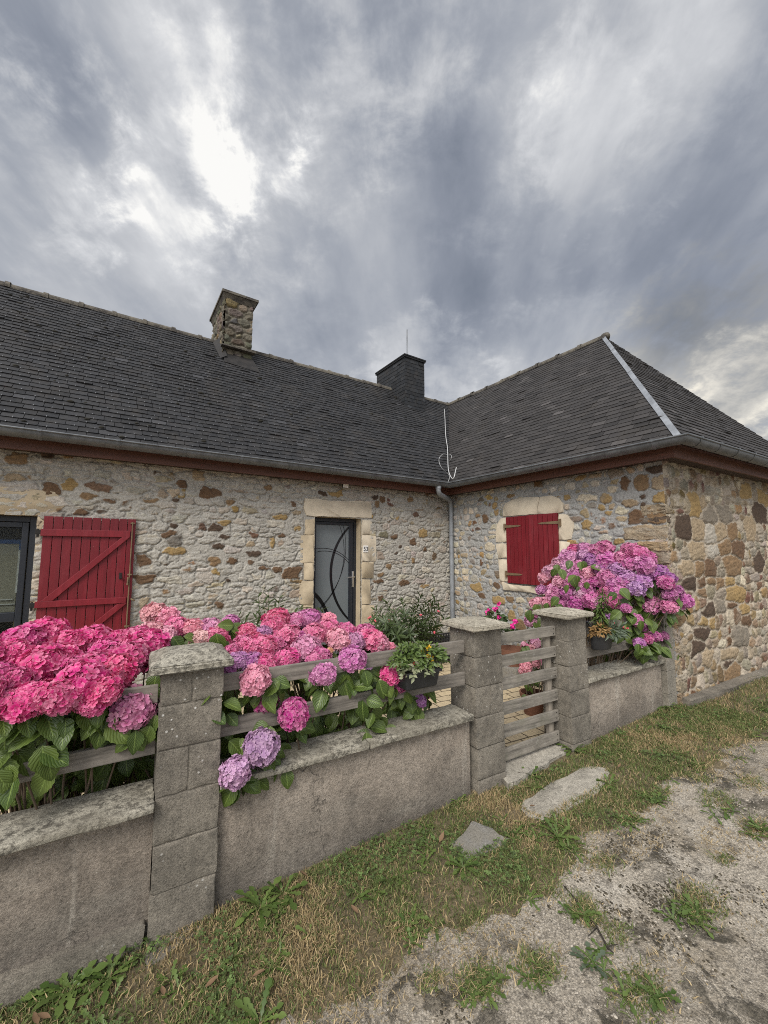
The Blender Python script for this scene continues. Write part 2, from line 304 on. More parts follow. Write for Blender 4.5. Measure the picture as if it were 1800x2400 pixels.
M = dict(pipe=m_metal((.27, .285, .30), 'downpipe_zinc', .5, .25, .2), rubble=m_rubble(), lime=m_limestone(), lime_g=m_limestone((.52, .425, .29), .7), block=m_block(), block2=m_block((.30, .27, .22), .3, 'concrete_post'),
         lichen=m_lichen(), lichen2=m_lichen('lichen_cap', .44, (.20, .175, .135), (.52, .47, .37)), render=m_render(), wood=m_wood(0), gwood=m_wood(0, (.24, .215, .18), .5, 'lichened_wood'), vwood=m_wood(2, (.27, .235, .19), 0, 'upright_wood'),
         slate=m_slate(), slate2=m_slate((.040, .0365, .035), 'weathered_slate'), slate3=m_slate((.022, .024, .027), 'slate_cladding'), hook=m_flat((.22, .22, .22), 'slate_hook', .4, .6),
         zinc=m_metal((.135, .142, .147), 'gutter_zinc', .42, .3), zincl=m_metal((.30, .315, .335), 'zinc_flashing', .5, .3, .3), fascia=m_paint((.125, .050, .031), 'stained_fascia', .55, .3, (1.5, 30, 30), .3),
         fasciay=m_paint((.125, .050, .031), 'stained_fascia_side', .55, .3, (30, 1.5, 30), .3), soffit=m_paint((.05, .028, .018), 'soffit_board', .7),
         red=m_paint((.165, .0065, .013), 'red_paint', .5, .22, chip=.55), red2=m_paint((.20, .010, .018), 'red_paint_batten', .48, .2, chip=.6), frame=m_flat((.017, .020, .027), 'anthracite_frame', .38), iron=m_flat((.03, .027, .025), 'old_iron', .6, .5),
         rust=m_paint((.17, .115, .062), 'rusty_strap', .7, .4, (8, 8, 8), .4), steel=m_flat((.55, .55, .55), 'brushed_steel', .3, .9), black=m_flat((.008, .008, .009), 'black_strip', .25), white=m_flat((.78, .76, .72), 'white_enamel', .4),
         cable=m_flat((.52, .52, .51), 'white_sheath', .5), petal=m_petal(), leaf=m_leaf(), leafd=m_leaf((.03, .055, .018), (.06, .10, .03), 'dark_leaf', .5), oleander=m_leaf((.035, .058, .018), (.095, .13, .05), 'oleander_leaf', .45, False),
         varieg=m_leaf((.16, .19, .09), (.46, .46, .30), 'variegated_leaf', .5, False), bedding=m_leaf((.060, .105, .022), (.155, .215, .055), 'bedding_leaf', .45, False), greyleaf=m_leaf((.07, .10, .06), (.15, .18, .12), 'grey_leaf', .6, False), dryleaf=m_leaf((.16, .085, .03), (.45, .27, .10), 'dry_leaf', .8, False),
         stem=m_paint((.14, .10, .065), 'woody_stem', .85, .3, (8, 8, 3), .3), gstem=m_flat((.09, .13, .04), 'green_stem', .6), grass=m_attr('grass_blade', .75, .2), soil=m_soil(), lane=m_lane(), paver=m_paver(),
         slab=m_block((.47, .43, .355), .3, 'concrete_slab'), slab2=m_lichen('grey_stone_slab', .60, (.235, .225, .205), (.42, .40, .36)), peb=m_attr('pebble', .9), terra=m_paint((.19, .082, .048), 'terracotta', .8, .2, (6, 6, 6)), redpot=m_paint((.26, .028, .022), 'red_glazed_pot', .5, .15, (4, 4, 4)),
         plastic=m_crate(), potin=m_flat((.03, .022, .015), 'potting_soil', .95), pink=m_flat((.75, .03, .30), 'magenta_petal', .6), rose=m_flat((.72, .12, .16), 'rose_petal', .6), yellow=m_flat((.85, .50, .02), 'yellow_petal', .6), ridge=m_lichen('ridge_tile', .53, (.052, .046, .040), (.14, .125, .105)),
         moss=m_flat((.022, .020, .014), 'roof_moss', .98), mortar=m_flat((.35, .30, .22), 'lime_mortar', .95), room=m_flat((.42, .38, .30), 'room_plaster', .9), blue=m_flat((.04, .11, .32), 'blue_tape', .7), pine=m_flat((.52, .40, .22), 'pine_batten', .7), glass=m_glass(), deadleaf=m_flat((.19, .115, .062), 'dead_leaf', .8), twig=m_flat((.035, .028, .02), 'twig', .9))
def m_frost():
    t = T('frosted_glass', .22); p = t.co(); n = t.noise(p, 3, 3)
    t.col(t.mix(n, (.135, .155, .165), (.185, .205, .21))); t.inp(Specular_IOR_Level=.6); return t.m
M['frost'] = m_frost()
# ------------------------------------------------------------------ camera, sky, sun
cam = bpy.data.cameras.new('camera'); cam.sensor_fit = 'HORIZONTAL'; cam.sensor_width = 36; cam.lens = FPX/1800*36; cam.clip_start = .02; cam.clip_end = 2000
co = bpy.data.objects.new('camera', cam); link(co); co.matrix_world = CAMM; SC.camera = co
EXPO = .92; EXG = 2**EXPO
SC.view_settings.view_transform = 'Standard'; SC.view_settings.look = 'None'; SC.view_settings.gamma = 1; SC.view_settings.exposure = EXPO
SC.cycles.use_denoising = False; SC.cycles.filter_width = 1.0; SC.cycles.max_bounces = 7; SC.cycles.transparent_max_bounces = 12
SUN = np.array([-.62, -.50, .80]); SUN /= np.linalg.norm(SUN)
def sky():
    w = bpy.data.worlds.new('World'); SC.world = w; w.use_nodes = True; t = w.node_tree; t.nodes.clear()
    def n(ty, ins=None, **p):
        nd = t.nodes.new(ty)
        for k, v in p.items(): setattr(nd, k, v)
        for k, v in (ins or {}).items():
            if isinstance(v, bpy.types.NodeSocket): t.links.new(v, nd.inputs[k])
            else: nd.inputs[k].default_value = v
        return nd
    def mt(op, a, b=0, c=0, clamp=False): return n('ShaderNodeMath', {0: a, 1: b, 2: c}, operation=op, use_clamp=clamp).outputs[0]
    def dot(a, b): return n('ShaderNodeVectorMath', {0: a, 1: tuple(map(float, b))}, operation='DOT_PRODUCT').outputs['Value']
    def ss(v, a, b, lo=0., hi=1.): return n('ShaderNodeMapRange', {0: v, 1: a, 2: b, 3: lo, 4: hi}, interpolation_type='SMOOTHERSTEP').outputs[0]
    d = n('ShaderNodeTexCoord').outputs['Generated']
    zz = mt('MAXIMUM', dot(d, (0, 0, 1)), 0); z = mt('ADD', zz, .40)
    axis = fw*math.cos(math.radians(4))+rt*math.sin(math.radians(4)); side = np.array([axis[1], -axis[0], 0])
    px = mt('DIVIDE', dot(d, side), z); py = mt('DIVIDE', dot(d, axis), z)
    def plane(sx, sy, off): return n('ShaderNodeCombineXYZ', {0: mt('MULTIPLY_ADD', px, sx, off), 1: mt('MULTIPLY_ADD', py, sy, off*1.7), 2: off}).outputs[0]
    def noise(v, s, det, r, di=0.): return n('ShaderNodeTexNoise', {'Vector': v, 'Scale': s, 'Detail': det, 'Roughness': r, 'Distortion': di}).outputs[0]
    def rotp(k): return n('ShaderNodeCombineXYZ', {0: mt('MULTIPLY_ADD', px, k, 4.3), 1: mt('MULTIPLY_ADD', py, k, 7.7), 2: 2.2}).outputs[0]
    n0 = noise(rotp(1.0), 1.6, 3, .5); n1 = noise(plane(1.0, .55, 3.1), 3.0, 4, .5, .15); n2 = noise(plane(1.0, .40, 9.4), 7.5, 5, .55, .1); n3 = noise(rotp(1.0), 11, 6, .62, .2)
    v = mt('MULTIPLY_ADD', n0, .26, mt('MULTIPLY_ADD', n1, .33, mt('MULTIPLY_ADD', n2, .25, mt('MULTIPLY', n3, .20))))
    mod = n('ShaderNodeMapRange', {0: mt('MULTIPLY_ADD', n3, .55, mt('MULTIPLY', n2, .45)), 1: .36, 2: .64, 3: .15, 4: 1.75}).outputs[0]
    # thinner and thicker places of the cloud deck, each by its direction in the sky
    wob = mt('MULTIPLY', mt('SUBTRACT', mt('MULTIPLY_ADD', n3, .6, mt('MULTIPLY', n1, .4)), .5), .13)
    def blob(x, y, deg, amp):
        c = ray(x, y); c = c/np.linalg.norm(c); dd = mt('ADD', dot(d, c), mt('MULTIPLY', wob, min(1, deg/14)**2))
        return ss(dd, math.cos(math.radians(deg)), 1.0, 0., amp)
    for b in [(430, 330, 18, .062), (510, 330, 10, .034), (400, 190, 9, .030), (560, 400, 7, .045), (440, 430, 9, .045), (330, 350, 8, .04), (900, 60, 14, .055), (1480, 240, 11, .04), (1330, 340, 9, .035), (1740, 940, 9, .12), (1290, 850, 10, .05), (60, 430, 9, .06), (1000, 880, 11, .06), (780, 300, 10, .03),
              (60, 260, 15, -.08), (1060, 380, 11, .022), (1740, 520, 20, -.06), (690, 300, 5, -.05), (650, 760, 19, -.055), (1140, 620, 17, -.05), (200, 720, 14, -.03), (1700, 60, 16, -.01), (160, 40, 14, -.06), (1450, 720, 14, -.05)]:
        bb = blob(*b); v = mt('ADD', v, mt('MULTIPLY', bb, mod) if b[3] > .03 else bb)
    r = n('ShaderNodeValToRGB', {0: v}); e = r.color_ramp.elements; e.new(.5); e.new(.5); e.new(.5); e.new(.5)
    for el, (p, c) in zip(e, [(.29, (.175, .20, .25)), (.385, (.27, .295, .35)), (.465, (.385, .408, .455)), (.55, (.52, .535, .565)), (.64, (.68, .69, .71)), (.74, (1.0, .99, .96))]):
        el.position = p; el.color = (*c, 1)
    cl = r.outputs[0]
    warm = blob(1700, 940, 16, 1.0)
    cl = n('ShaderNodeMix', {0: mt('MULTIPLY', warm, .55), 6: cl, 7: (1.0, .90, .70, 1)}, data_type='RGBA', blend_type='MULTIPLY').outputs[2]
    # brightness added to the unseen sky around the sun, to light the walls
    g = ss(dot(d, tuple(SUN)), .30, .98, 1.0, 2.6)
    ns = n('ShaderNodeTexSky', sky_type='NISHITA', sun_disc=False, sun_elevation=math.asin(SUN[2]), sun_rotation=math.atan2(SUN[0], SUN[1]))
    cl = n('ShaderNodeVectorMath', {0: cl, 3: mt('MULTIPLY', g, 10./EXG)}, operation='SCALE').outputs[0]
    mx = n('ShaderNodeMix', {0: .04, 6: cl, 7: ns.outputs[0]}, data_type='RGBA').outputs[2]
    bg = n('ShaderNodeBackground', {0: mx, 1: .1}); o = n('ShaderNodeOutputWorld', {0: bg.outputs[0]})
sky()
sl = bpy.data.lights.new('sun', 'SUN'); sl.energy = 1.5; sl.angle = math.radians(28); sl.color = (1, .95, .88)
so = bpy.data.objects.new('sun', sl); link(so); so.rotation_euler = Vector(tuple(-SUN)).to_track_quat('-Z', 'Y').to_euler()
# ------------------------------------------------------------------ ground
def sheet(name, xs, ys, zf, mat, keep=None):
    A, B = np.meshgrid(xs, ys, indexing='ij'); V = np.stack([A, B, zf(A, B)], -1).reshape(-1, 3); n, m = A.shape
    i = np.arange(n*m).reshape(n, m); F = np.stack([i[:-1, :-1], i[1:, :-1], i[1:, 1:], i[:-1, 1:]], -1).reshape(-1, 4)
    if keep is not None: F = F[keep(A, B).reshape(-1)[F].any(1)]
    return obj(name, npmesh(name, V, [F], [mat]))
def so_of(x, y): return x*fd[0]+y*fd[1], x*fn[0]+y*fn[1]
def edge(s):                                                # where the verge ends and the lane begins, seen from the fence
    return np.interp(s, [-2, .3, .7, 1.35, 2.1, 3.5, 4.6, 5.5, 8], [1.5, 1.58, 1.57, 1.50, 1.51, 1.53, 1.47, 1.42, 1.4])+.0+.03*np.sin(s*6.3)
def ground_z(x, y):
    s, o = so_of(x, y)
    z = zg(s, o)+.018*(fbm(x*3, y*3, 5)-.5)*np.clip(2.5-np.hypot(x, y)*.03, 0, 1)
    return z-.16*sstep(2.28, 2.42, o)
far = np.array([14, 18, 25, 40, 80, 160, 320.]); fx = np.concatenate([-far[::-1], np.arange(-10, 12.01, .08), far]); fy = np.concatenate([-far[::-1], np.arange(-10, 10.01, .08), far])
tag(sheet('ground', fx, fy, ground_z, M['soil']), kind='structure')
def lane_d(x, y):
    s, o = so_of(x, y); return edge(s)+.34*(fbm(x*4, y*4, 31, 6, .65)-.5)-o
def lane_z(x, y):
    d = lane_d(x, y); return ground_z(x, y)+np.clip(d*.10, -.05, .010)+.020*(fbm(x*8, y*8, 77, 5, .6)-.5)*(d > 0)
lx = np.concatenate([np.arange(-9, -1.2, .12), np.arange(-.8, 5.0, .025), np.arange(5.0, 12, .12)]); ly = np.concatenate([np.arange(-7, .2, .12), np.arange(.2, 2.0, .025)])
tag(sheet('lane', lx, ly, lane_z, M['lane'], lambda A, B: lane_d(A, B) > -.25), kind='structure')
ZC = .10
mb = MB(); mb.prism([FW(-4, 2.44, ZC), FW(4.6, 2.44, ZC), (XW+.05, 2.2, ZC), (XW+.05, YF+.05, ZC), (-4, YF+.05, ZC)], (0, 0, -.2)); tag(mb.build('courtyard', M['paver']), kind='structure')
# ------------------------------------------------------------------ rubble walling
BR, DK, OC, TAN, CRM, PALE, GR, OB = (.145, .085, .046), (.085, .055, .036), (.34, .23, .098), (.36, .275, .175), (.52, .45, .335), (.43, .39, .325), (.23, .195, .15), (.235, .150, .078)
def rubble(name, O, U, N, W, H, step, seed, rowh, stw, pal, mortar, gap, relief, special=(), flat=(), holes=(), parent=None, corner=None, streak=0., cover=.3, soft=.4, cut=1.2, flush=.0, warp=1.0):
    r = np.random.default_rng(seed); cu = []; cv = []; wu = []; wv = []; cc = []; sp = []
    for (u, v, w, h, c) in special: cu.append(u); cv.append(v); wu.append(w*.485); wv.append(h*.485); cc.append(c); sp.append(1)
    S = np.array([(a[0], a[1], a[2], a[3]) for a in special]).reshape(-1, 4)
    v = -.05
    while v < H+.1:
        h = r.uniform(*rowh); u = -.15+r.uniform(-.1, .1)
        while u < W+.15:
            w = r.uniform(*stw)*(1 if r.random() > .25 else .6); uu = u+w/2; vv = v+h/2+r.uniform(-.3, .3)*h
            if not len(S) or not ((np.abs(S[:, 0]-uu) < S[:, 2]*.5+w*.30) & (np.abs(S[:, 1]-vv) < S[:, 3]*.5+h*.30)).any():
                k = r.choice(len(pal), p=[p[0] for p in pal]); c = np.array(pal[k][1])*r.uniform(.82, 1.2)+r.uniform(-.015, .015, 3)
                cu.append(uu); cv.append(vv); wu.append(w*r.uniform(.46, .56)); wv.append(h*r.uniform(.46, .60)); cc.append(np.clip(c, .02, .8)); sp.append(0)
            u += w
        v += h
    cu, cv, wu, wv, sp = map(np.array, (cu, cv, wu, wv, sp)); cc = np.array([tuple(c) for c in cc]); ns = len(cu)
    rev = np.where(sp == 1, 0., (r.random(ns) < cover)*r.uniform(.4, 1., ns)); dome = r.uniform(.7, 1.15, ns); til = r.uniform(-.5, .5, (ns, 2))
    us = np.linspace(0, W, int(W/step)+1); vs = np.linspace(0, H, int(H/step)+1); A, B = np.meshgrid(us, vs, indexing='ij')
    wa = A+warp*(.085*(fbm(A*8, B*9, seed+1, 3)-.5)+.034*(fbm(A*26, B*26, seed+2, 2)-.5)); wb = B+warp*(.060*(fbm(A*8, B*9, seed+3, 3)-.5)+.030*(fbm(A*24, B*30, seed+4, 2)-.5))
    f1 = np.full(A.shape, 9.); f2 = np.full(A.shape, 9.); ix = np.zeros(A.shape, int); bl = 48
    for i0 in range(0, A.shape[0], bl):
        for j0 in range(0, A.shape[1], bl):
            sl = (slice(i0, i0+bl), slice(j0, j0+bl)); a, b = wa[sl], wb[sl]
            q = np.where((cu > a.min()-.45) & (cu < a.max()+.45) & (cv > b.min()-.35) & (cv < b.max()+.35))[0]
            if not len(q): continue
            d = ((np.abs(a[..., None]-cu[q])/wu[q])**2.1+(np.abs(b[..., None]-cv[q])/wv[q])**2.1)**(1/2.1)
            o = np.argpartition(d, 1, -1)[..., :2] if len(q) > 1 else np.zeros(d.shape[:2]+(2,), int)
            dd = np.take_along_axis(d, o, -1); sw = dd[..., 0] > dd[..., 1]
            f1[sl] = dd.min(-1); f2[sl] = dd.max(-1); ix[sl] = q[np.where(sw, o[..., 1], o[..., 0])]
    ms = np.minimum(wu, wv)[ix]; rn = fbm(A*40, B*40, seed+5, 3)-.5
    e = np.minimum((f2-f1)*.5, (cut-f1))*ms-gap+.016*rn
    m = sstep(-.002, soft*.03, e); rv = rev[ix]; cm = fbm(A*13, B*18, seed+6, 4)
    show = m*(1-sstep(.42, .60, cm+rv*.32-.06)*(rv > 0))*sstep(0., .006, e)
    lay = 1-np.abs(fbm(A*9+B*3, B*34-A*5, seed+7, 3)*2-1)                # layered, ridged faces
    fine = fbm(A*60, B*75, seed+8, 3)
    h = m*relief*dome[ix]*(.75+.25*(1-f1**2))+m*relief*((A-cu[ix])*til[ix, 0]/wu[ix]+(B-cv[ix])*til[ix, 1]/wv[ix])*.3
    gro = np.exp(-(e/.0055)**2)*sstep(.38, .62, fbm(A*10, B*12, seed+15, 3)); h = h*(1-flush)+flush*relief*.75-relief*1.0*gro*(flush > 0)
    h = h+relief*(streak*(lay-.6)*(.35+.65*m))+relief*.55*(fine-.5)+.010*(fbm(A*2.2, B*2.2, seed+9, 3)-.5)
    mo = np.array(mortar)*(.86+.28*fbm(A*6, B*6, seed+10, 4))[..., None]; st = cc[ix]*(.72+.56*fbm(A*26, B*44, seed+11, 4))[..., None]
    tint = (fbm(A*15, B*20, seed+12, 3)-.5)[..., None]*np.array([.07, .01, -.05]); st = np.clip(st+tint*cc[ix], .01, .9)
    edgew = np.clip(1-np.abs(e)/.006, 0, 1)[..., None]*.18  # stone edges darkened: crevice shade painted into the colour, with slight dirt
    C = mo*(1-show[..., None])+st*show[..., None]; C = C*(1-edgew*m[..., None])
    pale = (sstep(.58, .72, fbm(A*5, B*5, seed+13, 4))*.25*(1-.85*sp[ix]))[..., None]; C = C*(1-pale)+np.array(mortar)*1.12*pale
    for (a0, b0, a1, b1) in flat:                                          # beds for dressed stone: flush mortar
        k = sstep(.0, .02, np.minimum(np.minimum(A-a0+.01, a1+.01-A), np.minimum(B-b0+.01, b1+.01-B))); h = h*(1-k); C = C*(1-k[..., None])+mo*k[..., None]
    if corner is not None: h = np.where(A < .05, h*(A/.05)+corner(B)*(1-A/.05), h) if corner.side == 0 else np.where(A > W-.05, h*((W-A)/.05)+corner(B)*(1-(W-A)/.05), h)
    O, U, N = (np.array(x, float) for x in (O, U, N)); P = O+A[..., None]*U+B[..., None]*UPV+h[..., None]*N
    if corner is not None:                                                 # both faces of a corner share their edge
        k = 0 if corner.side == 0 else -1; P[k] += corner(vs)[:, None]*corner.other
    n, mm = A.shape; i = np.arange(n*mm).reshape(n, mm); F = np.stack([i[:-1, :-1], i[1:, :-1], i[1:, 1:], i[:-1, 1:]], -1).reshape(-1, 4)
    ca, cb = (A[:-1, :-1]+A[1:, 1:])/2, (B[:-1, :-1]+B[1:, 1:])/2; kp = np.ones(ca.shape, bool)
    for (a0, b0, a1, b1) in holes: kp &= ~((ca > a0) & (ca < a1) & (cb > b0) & (cb < b1))
    F = F[kp.reshape(-1)]
    if np.dot(np.cross(U, UPV), N) < 0: F = F[:, ::-1]
    return obj(name, npmesh(name, P.reshape(-1, 3), [F], [M['rubble']], {'Col': C.reshape(-1, 3)}), parent)
class Corner:
    def __init__(s, side, other): s.side = side; s.other = np.array(other, float)
    def __call__(s, b): return .004+.012*(fbm(b*5+3, b*0+1, 900, 3))
def zspec(ox, oy, k, lst, pt, size):                                       # stones measured on the wall -> u, v, w, h
    out = []
    for (x, y, w, h, c) in lst:
        u, v = pt(ox+x/k, oy+y/k); ua, va = pt(ox+(x-w/2)/k, oy+y/k); ub, vb = pt(ox+(x+w/2)/k, oy+y/k); _, vc = pt(ox+x/k, oy+(y-h/2)/k); _, vd = pt(ox+x/k, oy+(y+h/2)/k)
        out.append((u, v, abs(ub-ua), abs(vc-vd), c))
    return out
house = empty('stone_farmhouse', (XW, YF, 0))
tag(house, 'long low stone farmhouse with dark slate roofs, two chimneys and a hipped wing', 'house')
UL = -2.4
def ptA(x, y): P = onY(x, y, YF); return P[0]-UL, P[2]
def ptB(x, y): P = onX(x, y, XW); return YF-P[1], P[2]
NE = -fn; OE = np.array([XW, YW, 0]); oE = float(OE@fn)
def ptC(x, y): P = onF(x, y, oE); return float(P@fd-OE@fd), P[2]
SA = zspec(300, 1080, 3.95, [(765, 295, 170, 90, BR), (890, 575, 105, 50, OC), (495, 215, 90, 75, BR), (805, 625, 95, 70, DK), (395, 680, 125, 60, BR), (30, 395, 80, 50, BR), (200, 365, 160, 40, OB), (445, 362, 80, 30, DK), (430, 830, 150, 65, OC), (130, 930, 130, 115, BR), (155, 1090, 145, 110, BR), (800, 925, 100, 60, OB), (955, 935, 80, 60, BR), (1140, 935, 65, 45, BR), (1250, 1000, 110, 45, BR), (1375, 1000, 75, 45, BR), (1525, 1045, 180, 105, BR), (850, 1340, 75, 50, BR), (930, 380, 100, 45, OB), (1540, 395, 60, 45, BR), (1565, 630, 45, 65, OC), (1340, 765, 70, 60, OC), (1160, 855, 110, 45, DK), (1410, 690, 90, 35, BR), (900, 697, 130, 35, DK), (820, 780, 100, 55, DK), (410, 585, 60, 50, DK), (640, 135, 140, 75, TAN), (1295, 250, 75, 60, OB), (265, 100, 70, 40, DK), (1140, 775, 95, 50, TAN), (910, 1105, 40, 35, DK), (1400, 520, 120, 60, OC), (170, 455, 190, 60, TAN)], ptA, 0)
SA += zspec(0, 1000, 3.95, [(130, 290, 190, 110, OB), (470, 585, 150, 100, BR), (635, 535, 130, 90, OC), (820, 650, 130, 50, OB), (1020, 695, 110, 45, BR), (1200, 710, 90, 65, BR), (735, 800, 110, 50, BR), (935, 790, 80, 45, DK), (530, 765, 80, 45, OB), (130, 480, 170, 65, TAN), (20, 565, 80, 45, BR), (440, 275, 180, 50, DK), (1370, 775, 190, 60, OC)], ptA, 0)
SA += zspec(700, 1150, 5.53, [(320, 45, 90, 70, DK), (510, 45, 180, 80, OC), (1090, 115, 90, 80, BR), (1230, 595, 90, 55, BR), (1475, 655, 70, 90, BR), (1310, 720, 60, 40, DK), (1250, 800, 60, 35, DK), (1035, 1175, 150, 50, BR), (1370, 1195, 130, 60, BR), (1040, 1390, 85, 80, BR), (1610, 555, 100, 90, OC), (1275, 360, 60, 60, OC), (1060, 1090, 90, 45, OB), (985, 90, 70, 55, DK), (1170, 985, 80, 50, OB), (1450, 100, 70, 80, OB), (1005, 175, 50, 60, OB)], ptA, 0)
WIN = (-1.95, -.62, .15, 2.055); DOOR = (2.30, 3.04, .05, 2.195)           # x0,x1,z0,z1 of the openings
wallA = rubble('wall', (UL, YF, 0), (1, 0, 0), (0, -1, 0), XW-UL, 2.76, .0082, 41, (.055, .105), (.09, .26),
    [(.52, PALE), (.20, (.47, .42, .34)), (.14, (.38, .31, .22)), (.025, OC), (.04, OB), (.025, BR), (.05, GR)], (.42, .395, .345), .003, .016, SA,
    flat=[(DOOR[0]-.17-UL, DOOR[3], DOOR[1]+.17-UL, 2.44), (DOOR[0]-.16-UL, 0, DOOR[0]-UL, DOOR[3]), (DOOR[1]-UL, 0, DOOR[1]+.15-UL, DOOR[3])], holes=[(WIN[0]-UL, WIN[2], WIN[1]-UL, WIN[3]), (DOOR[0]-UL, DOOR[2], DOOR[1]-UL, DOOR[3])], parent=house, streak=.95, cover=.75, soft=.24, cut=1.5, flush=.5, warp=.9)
SB = zspec(1100, 1050, 2.37, [(1040, 115, 130, 45, DK), (955, 190, 85, 80, OB), (1095, 187, 175, 80, TAN), (865, 195, 45, 75, BR), (1095, 275, 125, 75, OC), (925, 385, 85, 75, BR), (1055, 370, 140, 95, OB), (970, 465, 140, 80, TAN), (1100, 465, 80, 75, TAN), (1070, 565, 160, 95, (.46, .36, .28)), (1095, 660, 110, 85, TAN), (660, 280, 120, 45, CRM), (650, 425, 80, 50, OC), (830, 520, 70, 40, OC), (88, 395, 35, 45, BR), (140, 320, 30, 30, OC), (960, 265, 40, 35, DK), (965, 322, 40, 40, DK), (735, 325, 35, 45, OC), (785, 325, 40, 35, TAN), (775, 362, 50, 30, OC), (540, 270, 40, 30, OC), (620, 165, 70, 40, OC), (800, 230, 55, 50, CRM), (40, 775, 60, 50, OC), (165, 850, 75, 45, OC), (235, 930, 45, 50, OC), (290, 985, 55, 60, OB), (150, 765, 40, 35, BR), (230, 840, 45, 40, OB), (110, 550, 55, 40, CRM), (70, 820, 45, 30, BR)], ptB, 0)
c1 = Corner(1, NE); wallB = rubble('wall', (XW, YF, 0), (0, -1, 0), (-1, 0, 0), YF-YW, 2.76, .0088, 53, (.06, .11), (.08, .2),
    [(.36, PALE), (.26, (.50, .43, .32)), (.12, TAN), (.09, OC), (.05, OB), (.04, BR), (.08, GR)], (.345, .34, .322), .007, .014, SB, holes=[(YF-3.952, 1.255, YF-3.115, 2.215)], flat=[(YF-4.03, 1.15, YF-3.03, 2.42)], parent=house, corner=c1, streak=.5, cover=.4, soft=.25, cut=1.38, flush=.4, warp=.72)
SCS = zspec(1500, 1050, 3.686, [(465, 505, 100, 190, OC), (530, 470, 70, 120, TAN), (595, 590, 120, 120, GR), (730, 585, 120, 110, GR), (370, 690, 110, 190, DK), (485, 700, 110, 180, TAN), (590, 740, 90, 160, PALE), (690, 730, 90, 150, TAN), (790, 730, 80, 145, OB), (945, 690, 80, 180, TAN), (485, 885, 130, 150, TAN), (720, 855, 90, 140, OB), (835, 870, 120, 150, BR), (605, 890, 105, 110, PALE), (395, 1035, 115, 140, TAN), (500, 1040, 80, 130, OB), (590, 1035, 105, 130, BR), (790, 1010, 140, 150, OB), (1015, 1000, 80, 150, DK), (420, 1165, 115, 110, DK), (515, 1155, 80, 90, BR), (600, 1155, 75, 80, OB), (685, 1170, 70, 100, OB), (765, 1150, 75, 75, OC), (835, 1245, 120, 110, OC), (590, 1405, 90, 95, DK), (690, 1375, 80, 85, GR), (780, 1360, 75, 55, BR), (540, 1510, 75, 70, OC), (610, 1510, 65, 90, OC), (540, 1600, 115, 110, DK), (495, 1725, 110, 110, DK), (565, 1805, 95, 115, TAN), (850, 1630, 140, 130, GR), (755, 1775, 150, 90, TAN), (750, 1860, 80, 55, DK), (520, 1920, 70, 60, OB), (790, 1955, 140, 110, OB), (1030, 570, 100, 150, DK), (905, 365, 90, 110, OC), (1060, 430, 90, 110, OC), (345, 1600, 60, 60, OC), (345, 1470, 80, 90, OB), (900, 1400, 75, 70, OC), (905, 1490, 85, 80, BR)], ptC, 0)
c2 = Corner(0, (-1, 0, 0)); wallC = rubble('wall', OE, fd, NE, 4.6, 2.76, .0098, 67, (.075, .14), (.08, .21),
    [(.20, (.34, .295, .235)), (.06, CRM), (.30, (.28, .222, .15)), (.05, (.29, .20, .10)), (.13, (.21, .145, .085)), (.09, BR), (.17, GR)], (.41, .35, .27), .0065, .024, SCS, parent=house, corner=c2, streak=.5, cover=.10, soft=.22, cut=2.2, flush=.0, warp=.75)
# the sides nobody sees from the lane
mb = MB(); q = OE+fd*4.6
for a, b in (((UL, YF), (UL, YF+2*TM-.6)), ((UL, YF+2*TM-.6), (q[0], YF+2*TM-.6)), ((q[0], YF+2*TM-.6), (q[0], q[1]))): mb.poly([(*a, -.1), (*b, -.1), (*b, 2.8), (*a, 2.8)])
mb.poly([(UL, YF, 2.76), (UL, YF+2*TM-.6, 2.76), (UL, EY+TM, ZE+RH-.1)]); mb.build('wall', M['mortar'], house)
# dressed stone: irregular slabs set in the face
def dressed(name, O, U, N, poly, mat, proud=.012, jag=.006, seed=0):
    r = random.Random(seed); O, U, N = (np.array(a, float) for a in (O, U, N)); pts = []
    for (a, b), (c, d) in zip(poly, poly[1:]+poly[:1]):
        L = math.hypot(c-a, d-b); n = max(1, int(L/.035))
        for i in range(n):
            t = i/n; pts.append((a+(c-a)*t+r.uniform(-jag, jag), b+(d-b)*t+r.uniform(-jag, jag)))
    mb = MB(); mb.prism([O+U*a+UPV*b-N*.05 for a, b in pts], N*(.05+proud), bev=.004); return mb.build(name, mat, house, True, 50)
def A_(x, y): return tuple(onY(x, y, YF)[[0, 2]])
def B_(x, y): P = onX(x, y, XW); return (P[1], P[2])
fA = dict(O=(0, YF, 0), U=(1, 0, 0), N=(0, -1, 0)); fB = dict(O=(XW, 0, 0), U=(0, 1, 0), N=(-1, 0, 0))
def zA(l, ox=700, oy=1150, k=5.53): return [A_(ox+x/k, oy+y/k) for x, y in l]
def zB(l, ox=1150, oy=1150, k=5.53): return [B_(ox+x/k, oy+y/k) for x, y in l]
dressed('lintel', **fA, poly=zA([(62, 215), (75, 100), (250, 105), (380, 130), (550, 132), (930, 140), (942, 240), (938, 352), (815, 350), (205, 330), (100, 318)]), mat=M['lime'], proud=.016, seed=1)
for i, l in enumerate([[(20, 580), (198, 575), (190, 930), (15, 935)], [(60, 940), (190, 935), (186, 1160), (70, 1150)], [(90, 375), (204, 372), (200, 570), (78, 570)], [(10, 1170), (186, 1165), (182, 1480), (0, 1470)], [(60, 1490), (182, 1485), (178, 1800), (60, 1800)]]):
    dressed('jamb_stone', **fA, poly=[tuple(p) for p in zA(l)], mat=M['lime_g'], proud=.017, seed=10+i)
XR = DOOR[1]
